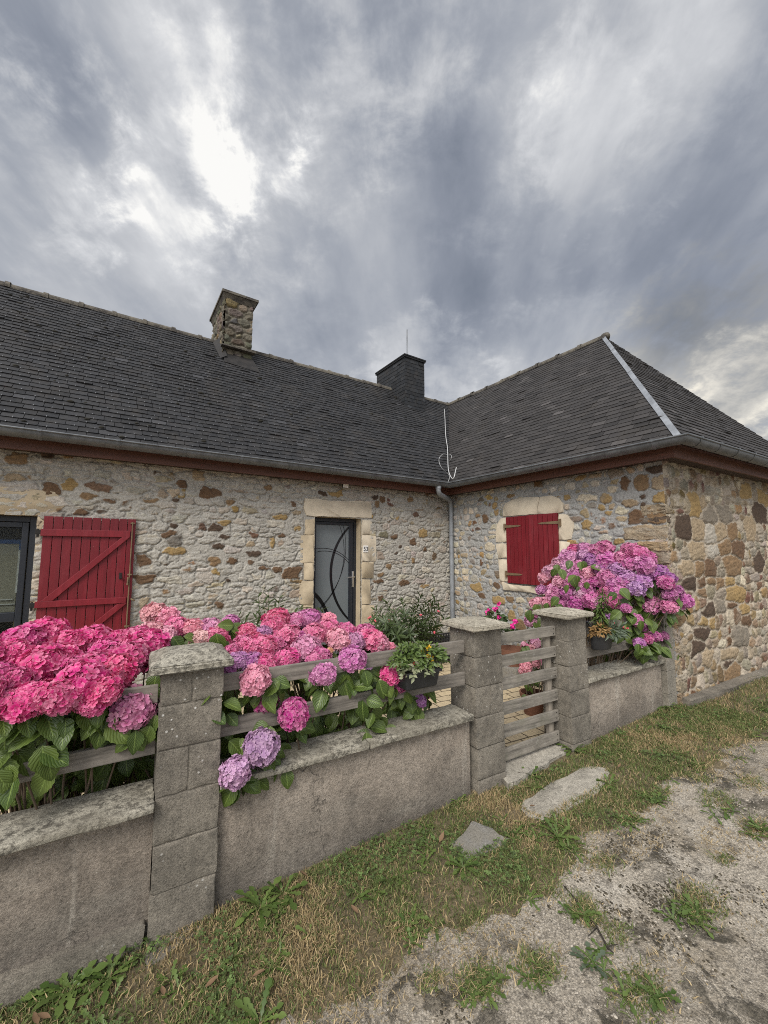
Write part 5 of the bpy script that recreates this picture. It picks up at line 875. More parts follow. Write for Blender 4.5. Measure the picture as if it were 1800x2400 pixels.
hydrangea('mixed pink, mauve and lilac hydrangea bush spilling over the middle fence', FW(1.0, 2.8, 0), H([(x, y, r*1.06, tuple(.72*a+.28*b for a, b in zip(c, (.66, .10, .26))), d) for x, y, r, c, d in mid], lambda x, y: 2.42+(1560-y)*.0062)+[(x, y, r, c, onF(x, y, o), d) for x, y, r, c, d, o in front],
          [(482, 1620, 540, 1725, 2.2, 2.34, 11), (590, 1600, 680, 1660, 2.2, 2.32, 9), (600, 1700, 700, 1820, 2.2, 2.34, 13), (480, 1730, 570, 1800, 2.24, 2.4, 9), (560, 1800, 620, 1850, 2.17, 2.22, 4), (785, 1580, 880, 1665, 2.2, 2.34, 19), (860, 1600, 965, 1660, 2.22, 2.36, 12), (810, 1650, 930, 1740, 2.2, 2.36, 14), (930, 1620, 1000, 1680, 2.3, 2.45, 10), (500, 1560, 960, 1700, 2.42, 2.8, 70), (690, 1680, 900, 1740, 2.42, 2.8, 34), (480, 1700, 690, 1800, 2.4, 2.7, 40), (900, 1620, 980, 1690, 2.4, 2.6, 14), (480, 1640, 950, 1800, 2.6, 3.0, 110), (480, 1560, 960, 1720, 2.75, 3.2, 110)], 3, nst=26, lsize=.105)
rt_ = [(1345, 1287, 19, RP), (1370, 1285, 18, MP), (1416, 1286, 24, PK), (1370, 1303, 20, LP), (1478, 1290, 22, PK), (1500, 1297, 24, PK), (1520, 1307, 20, MG), (1458, 1307, 24, PK), (1425, 1314, 26, MP), (1336, 1306, 25, PP), (1311, 1320, 22, PP), (1387, 1314, 20, PU), (1332, 1333, 25, PP), (1360, 1325, 20, PP), (1380, 1343, 20, SL), (1290, 1341, 20, SL), (1405, 1332, 22, MP), (1446, 1337, 24, LL), (1480, 1322, 24, MP), (1509, 1324, 26, MP), (1546, 1340, 22, PU), (1570, 1355, 18, PU), (1467, 1352, 25, LL), (1425, 1354, 25, MP), (1349, 1350, 20, MV), (1366, 1364, 20, SL), (1395, 1364, 20, MG), (1492, 1380, 22, LL), (1505, 1362, 22, LL), (1520, 1345, 20, MP), (1315, 1364, 19, PP), (1277, 1354, 20, SL), (1298, 1380, 20, PP), (1269, 1383, 18, MV), (1258, 1413, 19, SL), (1285, 1412, 18, PP), (1300, 1398, 20, PP), (1330, 1394, 22, MG), (1362, 1394, 20, PP), (1349, 1415, 22, MG), (1387, 1408, 22, PK), (1375, 1380, 20, PK), (1421, 1387, 22, PK), (1450, 1390, 22, PK), (1442, 1409, 20, PK), (1410, 1410, 18, MG), (1320, 1418, 18, MP), (1335, 1366, 18, MP), (1560, 1366, 20, MG), (1585, 1384, 18, DM), (1568, 1392, 21, MV), (1602, 1409, 21, MV), (1526, 1417, 25, MP), (1567, 1421, 22, PK), (1490, 1453, 19, MP), (1467, 1426, 12, MG), (1432, 1450, 16, PU), (1248, 1440, 14, PK), (1244, 1455, 17, PP), (1256, 1503, 15, PP), (1245, 1490, 12, PK), (1499, 1508, 17, MV), (1516, 1497, 15, MG), (1535, 1491, 15, MG), (1556, 1489, 14, DM), (1508, 1470, 11, DM), (1460, 1365, 20, MP), (1440, 1370, 18, MP), (1400, 1290, 18, MP)]
def PR(x, y):
    if y > 1480 and x > 1480: return onF(x, y, 2.16)
    if x < 1262 and y > 1430: return onX(x, y, 4.15)
    if x > 1550: return onF(x, y, 2.04)
    P = onX(x, y, 4.55-.5*min(1, max(0, (y-1280)/150))); return P if P@fn > 2.2 else onF(x, y, 2.2)
hydrangea('large rounded pink to purple hydrangea bush in the corner beside the wing window', FW(3.95, 2.7, .1), [(x, y, r*.96, tuple(.68*a+.32*b for a, b in zip(c, (.44, .13, .40))), PR(x, y), .3 if c in (SL, PP) else .08) for x, y, r, c in rt_],
          [(1440, 1375, 1530, 1440, 2.2, 2.4, 34), (1440, 1430, 1580, 1500, 2.12, 2.35, 44), (1480, 1510, 1580, 1545, 2.10, 2.2, 16), (1290, 1420, 1400, 1430, 2.6, 2.9, 10), (1240, 1420, 1330, 1500, 2.7, 3.1, 24), (1395, 1480, 1520, 1540, 2.5, 2.9, 60), (1400, 1440, 1500, 1500, 2.4, 2.7, 40), (1300, 1320, 1560, 1420, 2.6, 2.9, 60)], 4, small=True, lsize=.10, nst=10)
# potted hydrangea behind the gate
P0 = onz(1250, 1672, ZC+.0); pot = MB(); pot.lathe((P0[0], P0[1], ZC), [(.085, 0), (.115, .17), (.125, .17), (.128, .205), (.112, .205), (.105, .16)], 24); tag(pot.build('plant_pot', M['terra'], None, True, 40), 'terracotta pot holding a dried-out pink hydrangea just behind the gate', 'pot')
o_ = float(P0@fn); hydrangea('small potted hydrangea with dried salmon flowers behind the gate slats', (P0[0], P0[1], ZC+.17), [(x, y, r, c, onF(x, y, o_+dz_), 1.0) for x, y, r, c, dz_ in [(1232, 1562, 15, SL, -.02), (1250, 1553, 15, SL, .03), (1222, 1572, 9, SL, 0), (1262, 1550, 11, PK, .05), (1230, 1515, 9, PK, .04), (1243, 1518, 11, PP, .0), (1262, 1512, 11, PP, .02), (1227, 1509, 6, (.8, .45, .5), 0)]], [(1230, 1575, 1270, 1640, o_-.08, o_+.08, 26)], 5, small=True, lsize=.06)
# ------------------------------------------------------------------ shrubs, pots, planters
def oleander(lab, base, tops, seed, nm='oleander_shrub', L=.135, den=11, blooms=()):
    rr = random.Random(seed); root = empty(nm, tuple(base)); tag(root, lab, 'shrub'); st = MB(); Pp, Dd, Nn, Ll = [], [], [], []
    for T_ in tops:
        T_ = np.array(T_); q = np.array(base)+rv(rr, .03)*np.array([1, 1, 0]); m = (q*.45+T_*.55)+UPV*.05; st.tube([q, m, T_], [.007, .005, .003], 5, False)
        for i in range(den):
            t = .45+.55*i/(den-1); C = q*(1-t)**2+m*2*t*(1-t)+T_*t*t; ax = unit(T_-q)
            for k in range(3):
                a = i*1.05+k*2.09+rr.uniform(-.3, .3); s = unit(np.cross(ax, np.array([.3, .1, 1.]))); u = np.cross(ax, s); d = s*math.cos(a)+u*math.sin(a)
                Pp.append(C); Dd.append(d+ax*rr.uniform(.35, .9)); Nn.append(ax-d*.3+rv(rr, .2)); Ll.append(L*rr.uniform(.7, 1.15))
    st.build('stems', M['gstem'], root, True); leaves('foliage', Pp, Dd, Nn, Ll, M['oleander'], root, 'ole', .3, .22, seed)
    if blooms:
        bl = MB()
        for b in blooms:
            for k in range(5): bmesh.ops.create_icosphere(bl.bm, subdivisions=1, radius=.011*rr.uniform(.7, 1.3), matrix=Matrix.Translation(tuple(np.array(b)+rv(rr, .016))))
        bl.build('blossoms', M['rose'], root)
    return root
oy = 4.45; B0 = onY(950, 1510, oy); B0 = np.array([B0[0], oy, ZC+.28])
oleander('wide oleander shrub with narrow leaves and a few red blossoms right of the front door', B0, [onY(x, y+14, oy+d) for x, y, d in [(870, 1450, -.2), (885, 1475, -.25), (930, 1475, -.35), (1025, 1470, -.1), (1040, 1440, 0), (960, 1470, -.35), (905, 1445, -.3), (880, 1415, .1), (900, 1440, -.15), (905, 1398, .2), (925, 1420, -.1), (945, 1395, .1), (950, 1425, -.25), (968, 1440, -.1), (985, 1385, .15), (1000, 1400, .05), (1020, 1395, .2), (1030, 1410, 0), (1010, 1430, -.15), (990, 1450, -.2), (890, 1460, -.1), (915, 1465, -.25), (1000, 1470, -.2), (875, 1440, 0), (1015, 1455, -.05), (935, 1450, -.3), (970, 1410, 0)]], 11, blooms=[onY(x, y, oy-.15) for x, y in [(865, 1448), (877, 1455), (912, 1455), (1028, 1432), (897, 1482), (985, 1443), (1018, 1482)]])
pot = MB(); pot.lathe((B0[0], B0[1], ZC), [(.12, 0), (.17, .25), (.185, .25), (.185, .29), (.165, .29), (.16, .24)], 24); tag(pot.build('plant_pot', M['redpot'], None, True, 40), 'red pot under the wide oleander right of the door', 'pot')
B1 = onY(632, 1510, 4.75); B1 = np.array([B1[0], 4.75, ZC]); oleander('slender oleander standing against the wall left of the front door', B1, [onY(x, y, 4.75+d) for x, y, d in [(630, 1385, 0), (605, 1400, .05), (655, 1402, .02), (618, 1415, -.1), (645, 1425, -.08), (600, 1440, .02), (560, 1445, .05), (575, 1455, 0), (668, 1440, 0)]], 12, den=8, L=.14)
B2 = onY(725, 1500, 4.7); B2 = np.array([B2[0], 4.7, ZC]); oleander('dark spiky-leaved plant at the foot of the door jamb', B2, [onY(x, y, 4.7) for x, y in [(706, 1428), (716, 1430), (728, 1436), (748, 1432), (690, 1440), (757, 1438)]], 13, 'spiky_plant', den=4, L=.16)
def clump(name, C, R, n, L, mat, parent, seed, kind='oval', up=.5, wide=1.0, frame=None):
    r = np.random.default_rng(seed); q = unit(r.normal(0, 1, (n, 3))); q[:, 2] = np.abs(q[:, 2])*1.0-.25; k = r.uniform(.45, 1, (n, 1))**.6; ax = frame or (fd, fn, UPV)
    off = sum((q[:, i:i+1]*k*R[i])*ax[i][None] for i in range(3)); nd = sum(q[:, i:i+1]*ax[i][None] for i in range(3)); D = nd+r.normal(0, .45, (n, 3)); D[:, 2] -= .15; N_ = nd*.5+UPV*up+r.normal(0, .35, (n, 3))+unit(CAM-np.array(C))*.3
    return leaves(name, np.array(C)+off, D, N_, L*r.uniform(.7, 1.25, n), mat, parent, kind, .3, .3, seed, wide)
def flowers(name, pts, rad, mat, parent, seed, n=5, spread=1.0):
    rr = random.Random(seed); bl = MB()
    for p in pts:
        for k in range(n):
            d = unit(unit(CAM-np.array(p))+rv(rr, .9)); c = np.array(p)+rv(rr, rad*.9*spread); s = unit(np.cross(d, UPV)); u = np.cross(d, s); ring = [c+(s*math.cos(a)+u*math.sin(a))*rad*rr.uniform(.75, 1.05)+d*rad*.3 for a in np.linspace(0, 2*PI, 8)[:-1]]
            for i in range(7): bl.poly([c, ring[i], ring[(i+1) % 7]])
    return bl.build(name, mat, parent)
# trough on the middle rail
a, b = (sF(951, 1600, 2.11),), (sF(1034, 1590, 2.11),); zt, zb = onF(995, 1572, 2.11)[2], onF(995, 1616, 2.11)[2]
root = empty('planter_trough', tuple(FW((a[0]+b[0])/2, 2.18, zb))); tag(root, 'black plastic trough hooked on the middle rail by the gate pillar', 'planter'); mb = MB()
V = [FW(s, o, z) for s, o, z in [(a[0]+.02, 2.125, zb), (b[0]-.02, 2.125, zb), (b[0]-.02, 2.24, zb), (a[0]+.02, 2.24, zb), (a[0], 2.11, zt), (b[0], 2.11, zt), (b[0], 2.25, zt), (a[0], 2.25, zt)]]; vs = [mb.bm.verts.new(tuple(v)) for v in V]
for q in ((3, 2, 1, 0), (0, 1, 5, 4), (1, 2, 6, 5), (2, 3, 7, 6), (3, 0, 4, 7)): mb.bm.faces.new([vs[i] for i in q])
bmesh.ops.bevel(mb.bm, geom=[e for e in mb.bm.edges if len(e.link_faces) == 2], offset=.012, segments=3, affect='EDGES', profile=.5)
fbox(mb, (a[0]-.006, b[0]+.006), (2.104, 2.112), (zt-.02, zt), bev=.002); mb.build('trough', M['plastic'], root, True, 40)
mb = MB(); mb.poly([FW(s, o, zt-.015) for s, o in ((a[0]+.003, 2.115), (b[0]-.003, 2.115), (b[0]-.003, 2.247), (a[0]+.003, 2.247))]); mb.build('soil', M['potin'], root)
mb = MB(); hs = sF(992, 1513, 2.25); mb.tube([FW(hs, 2.245, zt-.01), FW(hs, 2.246, 1.07), FW(hs, 2.25, 1.088), FW(hs, 2.287, 1.088), FW(hs, 2.292, 1.05)], .007); mb.build('hook', M['plastic'], root, True)
pl = empty('bedding_plant', tuple(FW((a[0]+b[0])/2, 2.18, zt))); tag(pl, 'bushy yellow-flowered bedding plant growing in the black trough', 'plant'); sm = (a[0]+b[0])/2
clump('foliage', FW(sm+.06, 2.18, zt+.05), (.17, .10, .13), 520, .032, M['bedding'], pl, 21); clump('foliage', FW(sm-.09, 2.17, zt+.06), (.11, .09, .13), 320, .030, M['bedding'], pl, 22); clump('variegated_foliage', FW(sm-.05, 2.12, zt-.0), (.12, .05, .07), 80, .040, M['varieg'], pl, 23)
flowers('yellow_flowers', [onF(x, y, 2.16) for x, y in [(1003, 1518), (992, 1526), (1005, 1522), (1003, 1535), (1012, 1545), (1030, 1537)]], .012, M['yellow'], pl, 3, 3)
# round-fronted pot on the right rail
pc_ = onF(1419, 1500, 2.14); zt, zb = onF(1419, 1486, 2.14)[2], onF(1419, 1522, 2.14)[2]; s0 = float(pc_@fd)
root = empty('hanging_pot', tuple(FW(s0, 2.2, zb))); tag(root, 'black round plastic pot hooked on the rail right of the gate', 'planter'); mb = MB(); rings = []
for z, sc in ((zb, .80), (zb+.012, .86), (zt-.03, .97), (zt-.028, 1.02), (zt, 1.04), (zt, .98), (zt-.03, .93)): rings.append([mb.bm.verts.new(tuple(FW(s0+math.cos(t)*.135*sc, 2.19-math.sin(t)*.085*sc*(1 if math.sin(t) > 0 else .6), z))) for t in np.linspace(0, 2*PI, 33)[:-1]])
for A, B in zip(rings, rings[1:]):
    for k in range(32): mb.bm.faces.new((A[k], A[(k+1) % 32], B[(k+1) % 32], B[k]))
mb.bm.faces.new(rings[0][::-1]); mb.bm.faces.new(rings[-1]); mb.build('pot', M['plastic'], root, True, 50)
mb = MB(); hs = sF(1386, 1462, 2.2)+.01; mb.tube([FW(hs+.03, 2.2, zt), FW(hs+.02, 2.22, 1.04), FW(hs, 2.235, 1.085), FW(hs, 2.29, 1.09)], .011); mb.build('hook', M['plastic'], root, True)
sp = empty('leafy_spire_plant', tuple(FW(s0-.03, 2.18, zt))); tag(sp, 'tall green leafy spire with narrow leaves in the hanging pot', 'plant'); rr = random.Random(4); Pp, Dd, Nn, Ll = [], [], [], []; b0, t0 = FW(s0-.03, 2.17, zt), onF(1413, 1378, 2.17); t0 = FW(float(t0@fd), 2.17, t0[2])
for i in range(230):
    t = (i/229)**.9; C = b0+(t0-b0)*(.12+.88*t); an = i*2.4; d = fd*math.cos(an)+fn*math.sin(an); Pp.append(C); Dd.append(d+UPV*rr.uniform(-.2, .5)); Nn.append(UPV-d*.3); Ll.append((.085*(1-t)**.6+.03)*rr.uniform(.75, 1.15)*(1 if t > .2 else .8))
leaves('foliage', Pp, Dd, Nn, Ll, M['bedding'], sp, 'ole', .3, .45, 4, .95); mb = MB(); mb.tube([b0, t0], [.006, .003], 6); mb.build('stems', M['gstem'], sp, True)
dp_ = empty('dried_plant', tuple(FW(s0-.05, 2.17, zt))); tag(dp_, 'golden dried-up plant in the left half of the hanging pot', 'plant'); clump('foliage', sF(1411, 1474, 2.13)*fd+2.15*fn+UPV*(zt+.02), (.10, .06, .09), 190, .035, M['dryleaf'], dp_, 31)
gp = empty('carnation_plant', tuple(FW(s0+.07, 2.17, zt))); tag(gp, 'grey-green trailing carnation in the right half of the hanging pot', 'plant'); clump('foliage', FW(s0+.10, 2.14, zt+.01), (.15, .08, .07), 170, .075, M['greyleaf'], gp, 32, 'ole', wide=1.3); flowers('pink_flowers', [onF(x, y, 2.12) for x, y in [(1462, 1472), (1472, 1470), (1436, 1462)]], .010, M['rose'], gp, 5, 3)
# geranium and bits along the wing wall
gC = onX(1165, 1455, 4.45); gr = empty('geranium', (gC[0], gC[1], ZC)); tag(gr, 'tall magenta geranium against the wing wall above the gate', 'plant'); [flowers('flower_cluster', [onX(x, y, 4.45) for x, y in l], .022, M['pink'], gr, 6+i, 9) for i, l in enumerate([[(1142, 1436), (1146, 1430)], [(1164, 1425), (1160, 1430), (1168, 1416)], [(1171, 1448)], [(1207, 1457)], [(1202, 1470), (1199, 1466)]])]
clump('foliage', onX(1160, 1452, 4.45), (.16, .14, .13), 90, .06, M['leafd'], gr, 33, wide=1.6); clump('foliage', onX(1185, 1485, 4.45), (.14, .14, .14), 70, .06, M['leafd'], gr, 34, wide=1.6); mb = MB()
for x, y in [(1142, 1440), (1164, 1430), (1171, 1450), (1205, 1465), (1200, 1472)]: mb.tube([(gC[0], gC[1], ZC+.3), onX(x, y, 4.45)], .004, 5)
mb.build('stems', M['gstem'], gr)
q = onX(1200, 1518, 4.40); pot = MB(); pot.lathe((q[0], q[1], ZC+.0), [(.10, 0), (.16, .30), (.175, .30), (.178, .36), (.16, .36), (.15, .29)], 24); tag(pot.build('plant_pot', M['terra'], None, True, 40), 'large terracotta pot under the magenta geranium by the wing wall', 'pot')
mb = MB(); mb.box((4.52, 3.9, ZC), X, Y_, Z, (-.28, .30), (-.5, .55), (0, .16), bev=.02, jit=.02); tag(mb.build('stone_ledge', M['slab2']), 'low grey stone ledge at the foot of the wing wall', 'ledge')
cr = empty('crate', tuple(onY(1042, 1500, 4.55)[:2])+(ZC,)); tag(cr, 'black perforated plastic crate beside the oleander pot', 'crate'); c_ = onY(1042, 1496, 4.55); mb = MB()
for i in range(10): mb.box((c_[0]-.22+i*.05, 4.55, 0), X, Y_, Z, (0, .018), (0, .012), (ZC, c_[2]+.06)); mb.box((c_[0]-.22, 4.55+i*.035, 0), X, Y_, Z, (-.012, 0), (0, .014), (ZC, c_[2]+.06))
for i in range(9):
    z = c_[2]+.055-i*.045
    if z > ZC: mb.box((c_[0]-.22, 4.549, 0), X, Y_, Z, (-.0115, .47), (0, .0135), (z, z+.018)); mb.box((c_[0]-.22, 4.55, 0), X, Y_, Z, (-.0135, .001), (.013, .33), (z, z+.018))
mb.build('lattice', M['plastic'], cr); mb = MB(); mb.box((c_[0]-.2, 4.57, 0), X, Y_, Z, (0, .43), (0, .3), (ZC, c_[2]+.03)); mb.build('lining', M['slab2'], cr)
# ------------------------------------------------------------------ lane side: slabs, grass, weeds, pebbles
def gz(P): s, o = P@fd, P@fn; return float(ground_z(np.array(P[0]), np.array(P[1])))
def slab(name, lab, pts, h, mat, th=.16, seed=0):
    r = random.Random(seed); Q = []
    for (x, y), (x2, y2) in zip(pts, pts[1:]+pts[:1]):
        for t in (0, .25, .5, .75): Q.append(onz(x+(x2-x)*t+r.uniform(-7, 7), y+(y2-y)*t+r.uniform(-4, 4), .1))
    Q = [np.array([p[0], p[1], h if h > .1 else h+float(ground_z(p[0], p[1]))]) for p in Q]
    mb = MB(); mb.prism([p-UPV*th for p in Q], (0, 0, th), bev=.005); o = mb.build(name, mat, None, True, 50); tag(o, lab, 'slab')
Z4 = lambda l: [(1000+x/4.1475, 1600+y/4.1475) for x, y in l]
slab('doorway_slab', 'rough concrete threshold slab directly under the slatted gate', Z4([(745, 800), (1290, 560), (1375, 690), (1080, 860), (880, 1000), (765, 1010)]), .122, M['slab'], seed=1)
slab('stepping_slab', 'long pale concrete slab lying in the grass in front of the gate', Z4([(900, 1160), (1130, 1010), (1430, 870), (1660, 830), (1780, 880), (1700, 1000), (1640, 1085), (1300, 1230), (1120, 1310), (960, 1250)]), .010, M['slab'], seed=2)
slab('square_slab', 'small square grey stone slab set in the verge grass before the gate pillar', Z4([(450, 1290), (820, 1480), (400, 1660), (245, 1500)]), .012, M['slab2'], seed=3)
SLABS = [[onz(x, y, .09)[:2] for x, y in Z4(l)] for l in ([(745, 800), (1290, 560), (1375, 690), (1080, 860), (880, 1000), (765, 1010)], [(930, 1160), (1130, 1030), (1430, 890), (1750, 860), (1680, 1000), (1620, 1060), (1300, 1200), (1120, 1280), (980, 1240)], [(450, 1310), (790, 1480), (400, 1630), (275, 1500)])]
def inpoly(x, y, P):
    c = np.zeros(x.shape, bool); n = len(P)
    for i in range(n):
        (x1, y1), (x2, y2) = P[i], P[(i+1) % n]; k = ((y1 > y) != (y2 > y)); xx = (x2-x1)*(y-y1)/((y2-y1) if abs(y2-y1) > 1e-9 else 1e-9)+x1; c ^= k & (x < xx)
    return c
def off_slabs(x, y): 
    m = np.ones(x.shape, bool)
    for P in SLABS: m &= ~inpoly(x, y, P)
    return m
def blades(name, x, y, hgt, colr, seed, wd=.0021, lean=.6, z=None):
    r = np.random.default_rng(seed); k = len(x); z = ground_z(x, y)-.002 if z is None else z; a = r.uniform(0, 2*PI, k); d = np.stack([np.cos(a), np.sin(a), np.zeros(k)], -1); b = r.uniform(0, 2*PI, k); w = np.stack([np.cos(b), np.sin(b), np.zeros(k)], -1)*wd*r.uniform(.6, 1.4, (k, 1)); P = np.stack([x, y, z], -1); ln = (lean*r.uniform(.1, 1.5, k)*hgt)[:, None]; h = hgt[:, None]*UPV
    V = np.stack([P-w, P+w, P+w*.8+d*ln*.35+h*.6, P-w*.8+d*ln*.35+h*.6, P+d*ln+h*r.uniform(.7, 1.0, (k, 1))], 1).reshape(-1, 3); i = (np.arange(k)*5)[:, None]; C = np.repeat(colr, 5, 0)
    return obj(name, npmesh(name, V, [i+np.array([0, 1, 2, 3]), i+np.array([3, 2, 4])], [M['grass']], {'Col': C}, smooth=False))
def scatter(n, s0, s1, o0, o1, seed, dens=None):
    r = np.random.default_rng(seed); s = r.uniform(s0, s1, n); o = r.uniform(o0, o1, n); x = s*fd[0]+o*fn[0]; y = s*fd[1]+o*fn[1]; k = off_slabs(x, y) & (o < 2.2) & (lane_d(x, y) < r.exponential(.06, n)-.05)
    k &= ~((s > 2.2) & (s < 3.05) & (o > 2.14)) & ~((s > 4.72) & (o > 2.06))
    if dens is not None: k &= r.random(n) < dens(x, y)
    return x[k], y[k], s[k], o[k]
def grasscol(x, y, r, green):
    g = .10+.70*sstep(.34, .62, fbm(x*2.3+4, y*2.3, 201, 4)*.6+fbm(x*7, y*7, 202, 4)*.4+green); n = len(x); st = np.array([.43, .325, .17])*r.uniform(.55, 1.25, (n, 1)); gr = np.array([.135, .168, .050])*r.uniform(.6, 1.4, (n, 1)); pick = (r.random(n) < g)[:, None]; return np.where(pick, gr, st)
r = np.random.default_rng(300); parts = []
for (n, s0, s1, o0, o1, hh) in ((70000, -1.0, 2.2, 1.4, 2.2, .030), (48000, 2.2, 5.0, 1.5, 2.2, .034), (20000, 5.0, 10, 1.3, 2.1, .045)):
    x, y, s, o = scatter(n, s0, s1, o0, o1, int(s0*10)+50, lambda x, y: .35+.65*sstep(.3, .6, fbm(x*5, y*5, 210, 3))); parts.append((x, y, hh*r.uniform(.35, 1.25, len(x))*(1-.5*sstep(.05, -.15, -lane_d(x, y)))))
x, y, hh = (np.concatenate([p[i] for p in parts]) for i in range(3)); tag(blades('grass', x, y, hh, grasscol(x, y, r, .02+.05*sstep(.6, 1.6, x*fd[0]+y*fd[1])), 301, lean=.9), kind='stuff')
# low clover and other small leaves between the blades
def disks(name, x, y, z, rad, colr, seed, mat, lobes=3):
    r = np.random.default_rng(seed); k = len(x); P = np.stack([x, y, z], -1); V = []; F = []; a0 = r.uniform(0, 2*PI, k); n = unit(np.stack([r.normal(0, .35, k), r.normal(0, .35, k), np.ones(k)], -1))
    for j in range(lobes):
        a = a0+j*2*PI/lobes; d = np.stack([np.cos(a), np.sin(a), np.zeros(k)], -1); d = unit(d-n*(d*n).sum(-1, keepdims=True)); s = np.cross(n, d); R = rad[:, None]
        b = len(V)*k*5; V.append(np.stack([P, P+R*(d*.6+s*.55), P+R*(d*1.15+s*.38)+n*R*.15, P+R*(d*1.15-s*.38)+n*R*.15, P+R*(d*.6-s*.55)], 1).reshape(-1, 3)); F.append((np.arange(k)*5)[:, None]+b+np.arange(5))
    return obj(name, npmesh(name, np.concatenate(V), [np.concatenate(F)], [mat], {'Col': np.tile(np.repeat(colr, 5, 0), (lobes, 1))}, smooth=False))
x, y, s, o = scatter(34000, -1.0, 8, 1.35, 2.2, 77, lambda x, y: sstep(.50, .64, fbm(x*2.3+4, y*2.3, 201, 4)*.5+fbm(x*4.5, y*4.5, 222, 3)*.5)); rn = np.random.default_rng(5)
tag(disks('clover', x, y, ground_z(x, y)+rn.uniform(.008, .035, len(x)), rn.uniform(.004, .010, len(x)), np.array([.10, .15, .042])*rn.uniform(.55, 1.5, (len(x), 1)), 6, M['grass']), kind='stuff')
# tufts that have taken root in the lane
tx, ty, th = [], [], []; rr = random.Random(8)
for (px, py, rad, n) in [(1635, 2165, .10, 900), (1125, 2330, .07, 700), (1365, 2165, .06, 420), (1275, 2310, .06, 300), (1480, 1960, .05, 260), (1690, 1925, .10, 500), (1780, 1990, .08, 500), (1560, 1740, .10, 400), (1500, 2370, .09, 600), (1390, 2190, .05, 300), (1330, 2010, .06, 260), (1240, 2290, .05, 220), (1010, 2330, .04, 240), (1450, 2230, .05, 200), (1760, 1880, .08, 300), (1650, 1870, .06, 260), (1100, 2180, .05, 160), (1290, 2120, .05, 160), (1420, 2060, .07, 300), (1550, 1905, .06, 240), (1700, 2060, .04, 140)]:
    c = onz(px, py, 0)
    for k in range(n):
        a = rr.uniform(0, 6.28); d = rad*math.sqrt(rr.random())*rr.uniform(.5, 1.4); tx.append(c[0]+math.cos(a)*d*1.5); ty.append(c[1]+math.sin(a)*d); th.append(rr.uniform(.006, .026))
tx, ty, th = map(np.array, (tx, ty, th)); tag(blades('lane_grass', tx, ty, th, grasscol(tx, ty, r, .06), 302, lean=1.6, z=lane_z(tx, ty)), kind='stuff')
n = 60000; s = r.uniform(-1.0, 6, n); o = r.uniform(.2, 1.8, n); x = s*fd[0]+o*fn[0]; y = s*fd[1]+o*fn[1]; dd = lane_d(x, y); k = (dd > -.02) & (r.random(n) < np.maximum(sstep(.22, 0, dd)*.85, sstep(.52, .66, fbm(x*4, y*4, 260, 4))*sstep(1.0, .2, dd))); x, y = x[k], y[k]
tag(blades('dry_grass', x, y, r.uniform(.004, .018, len(x)), np.array([.44, .34, .19])*r.uniform(.55, 1.25, (len(x), 1)), 303, lean=1.8, z=lane_z(x, y)), kind='stuff')
def pebbles(name, x, y, z, rad, colr, seed):
    r = np.random.default_rng(seed); bm = bmesh.new(); bmesh.ops.create_icosphere(bm, subdivisions=1, radius=1); V = np.array([v.co[:] for v in bm.verts]); F = np.array([[v.index for v in f.verts] for f in bm.faces]); bm.free(); k = len(x)
    sc = np.stack([r.uniform(.8, 1.4, k), r.uniform(.7, 1.1, k), r.uniform(.35, .65, k)], -1)*rad[:, None]; a = r.uniform(0, 6.28, k); W = V[None]*sc[:, None]*(1+.12*r.normal(0, 1, (k, len(V), 1))); c, s = np.cos(a)[:, None], np.sin(a)[:, None]; W = np.stack([W[..., 0]*c-W[..., 1]*s, W[..., 0]*s+W[..., 1]*c, W[..., 2]], -1)+np.stack([x, y, z], -1)[:, None]
    return obj(name, npmesh(name, W.reshape(-1, 3), [(F[None]+(np.arange(k)*len(V))[:, None, None]).reshape(-1, 3)], [M['peb']], {'Col': np.repeat(colr, len(V), 0)}))
n = 26000; s = r.uniform(-1.5, 6, n); o = r.uniform(-.2, 1.8, n); x = s*fd[0]+o*fn[0]; y = s*fd[1]+o*fn[1]; k = (lane_d(x, y) > .01) & (r.random(n) < .12+.88*sstep(.45, .62, fbm(x*3.1, y*3.1, 270, 4))); x, y = x[k], y[k]
tag(pebbles('pebbles', x, y, lane_z(x, y)-.0005, r.uniform(.002, .0068, len(x)), np.array([.40, .355, .29])*r.uniform(.35, 1.25, (len(x), 1)), 9), kind='stuff')
n = 60000; s = r.uniform(-.6, 4, n); o = r.uniform(-.2, 1.55, n); x = s*fd[0]+o*fn[0]; y = s*fd[1]+o*fn[1]; k = (lane_d(x, y) > .12) & (r.random(n) < sstep(.53, .60, fbm(x*5, y*5, 280, 6, .65))*sstep(.46, .60, fbm(x*1.3+2, y*1.3, 281, 3))); x, y = x[k], y[k]
tag(pebbles('dry_moss', x, y, lane_z(x, y), r.uniform(.002, .0075, len(x)), np.array([.052, .042, .026])*r.uniform(.5, 1.6, (len(x), 1)), 10), kind='stuff')
def rosette(name, lab, px, py, n, L, seed, mat='bedding', group='weeds of the verge', h=None):
    P = onz(px, py, .03); P[2] = gz(P)+.004; r = random.Random(seed); root = empty(name, tuple(P)); tag(root, lab, 'weed', group); Pp, Dd, Nn, Ll = [], [], [], []
    for k in range(int(n*1.5)):
        a = k*2.4+r.uniform(-.4, .4); d = np.array([math.cos(a), math.sin(a), 0]); Pp.append(P+d*.006); Dd.append(d+UPV*r.uniform(.25, 1.2)); Nn.append(UPV-d*.4+rv(r, .2)); Ll.append(L*r.uniform(.35, .85))
    leaves('leaves', Pp, Dd, Nn, Ll, M[mat], root, 'dand', .25, .5, seed)
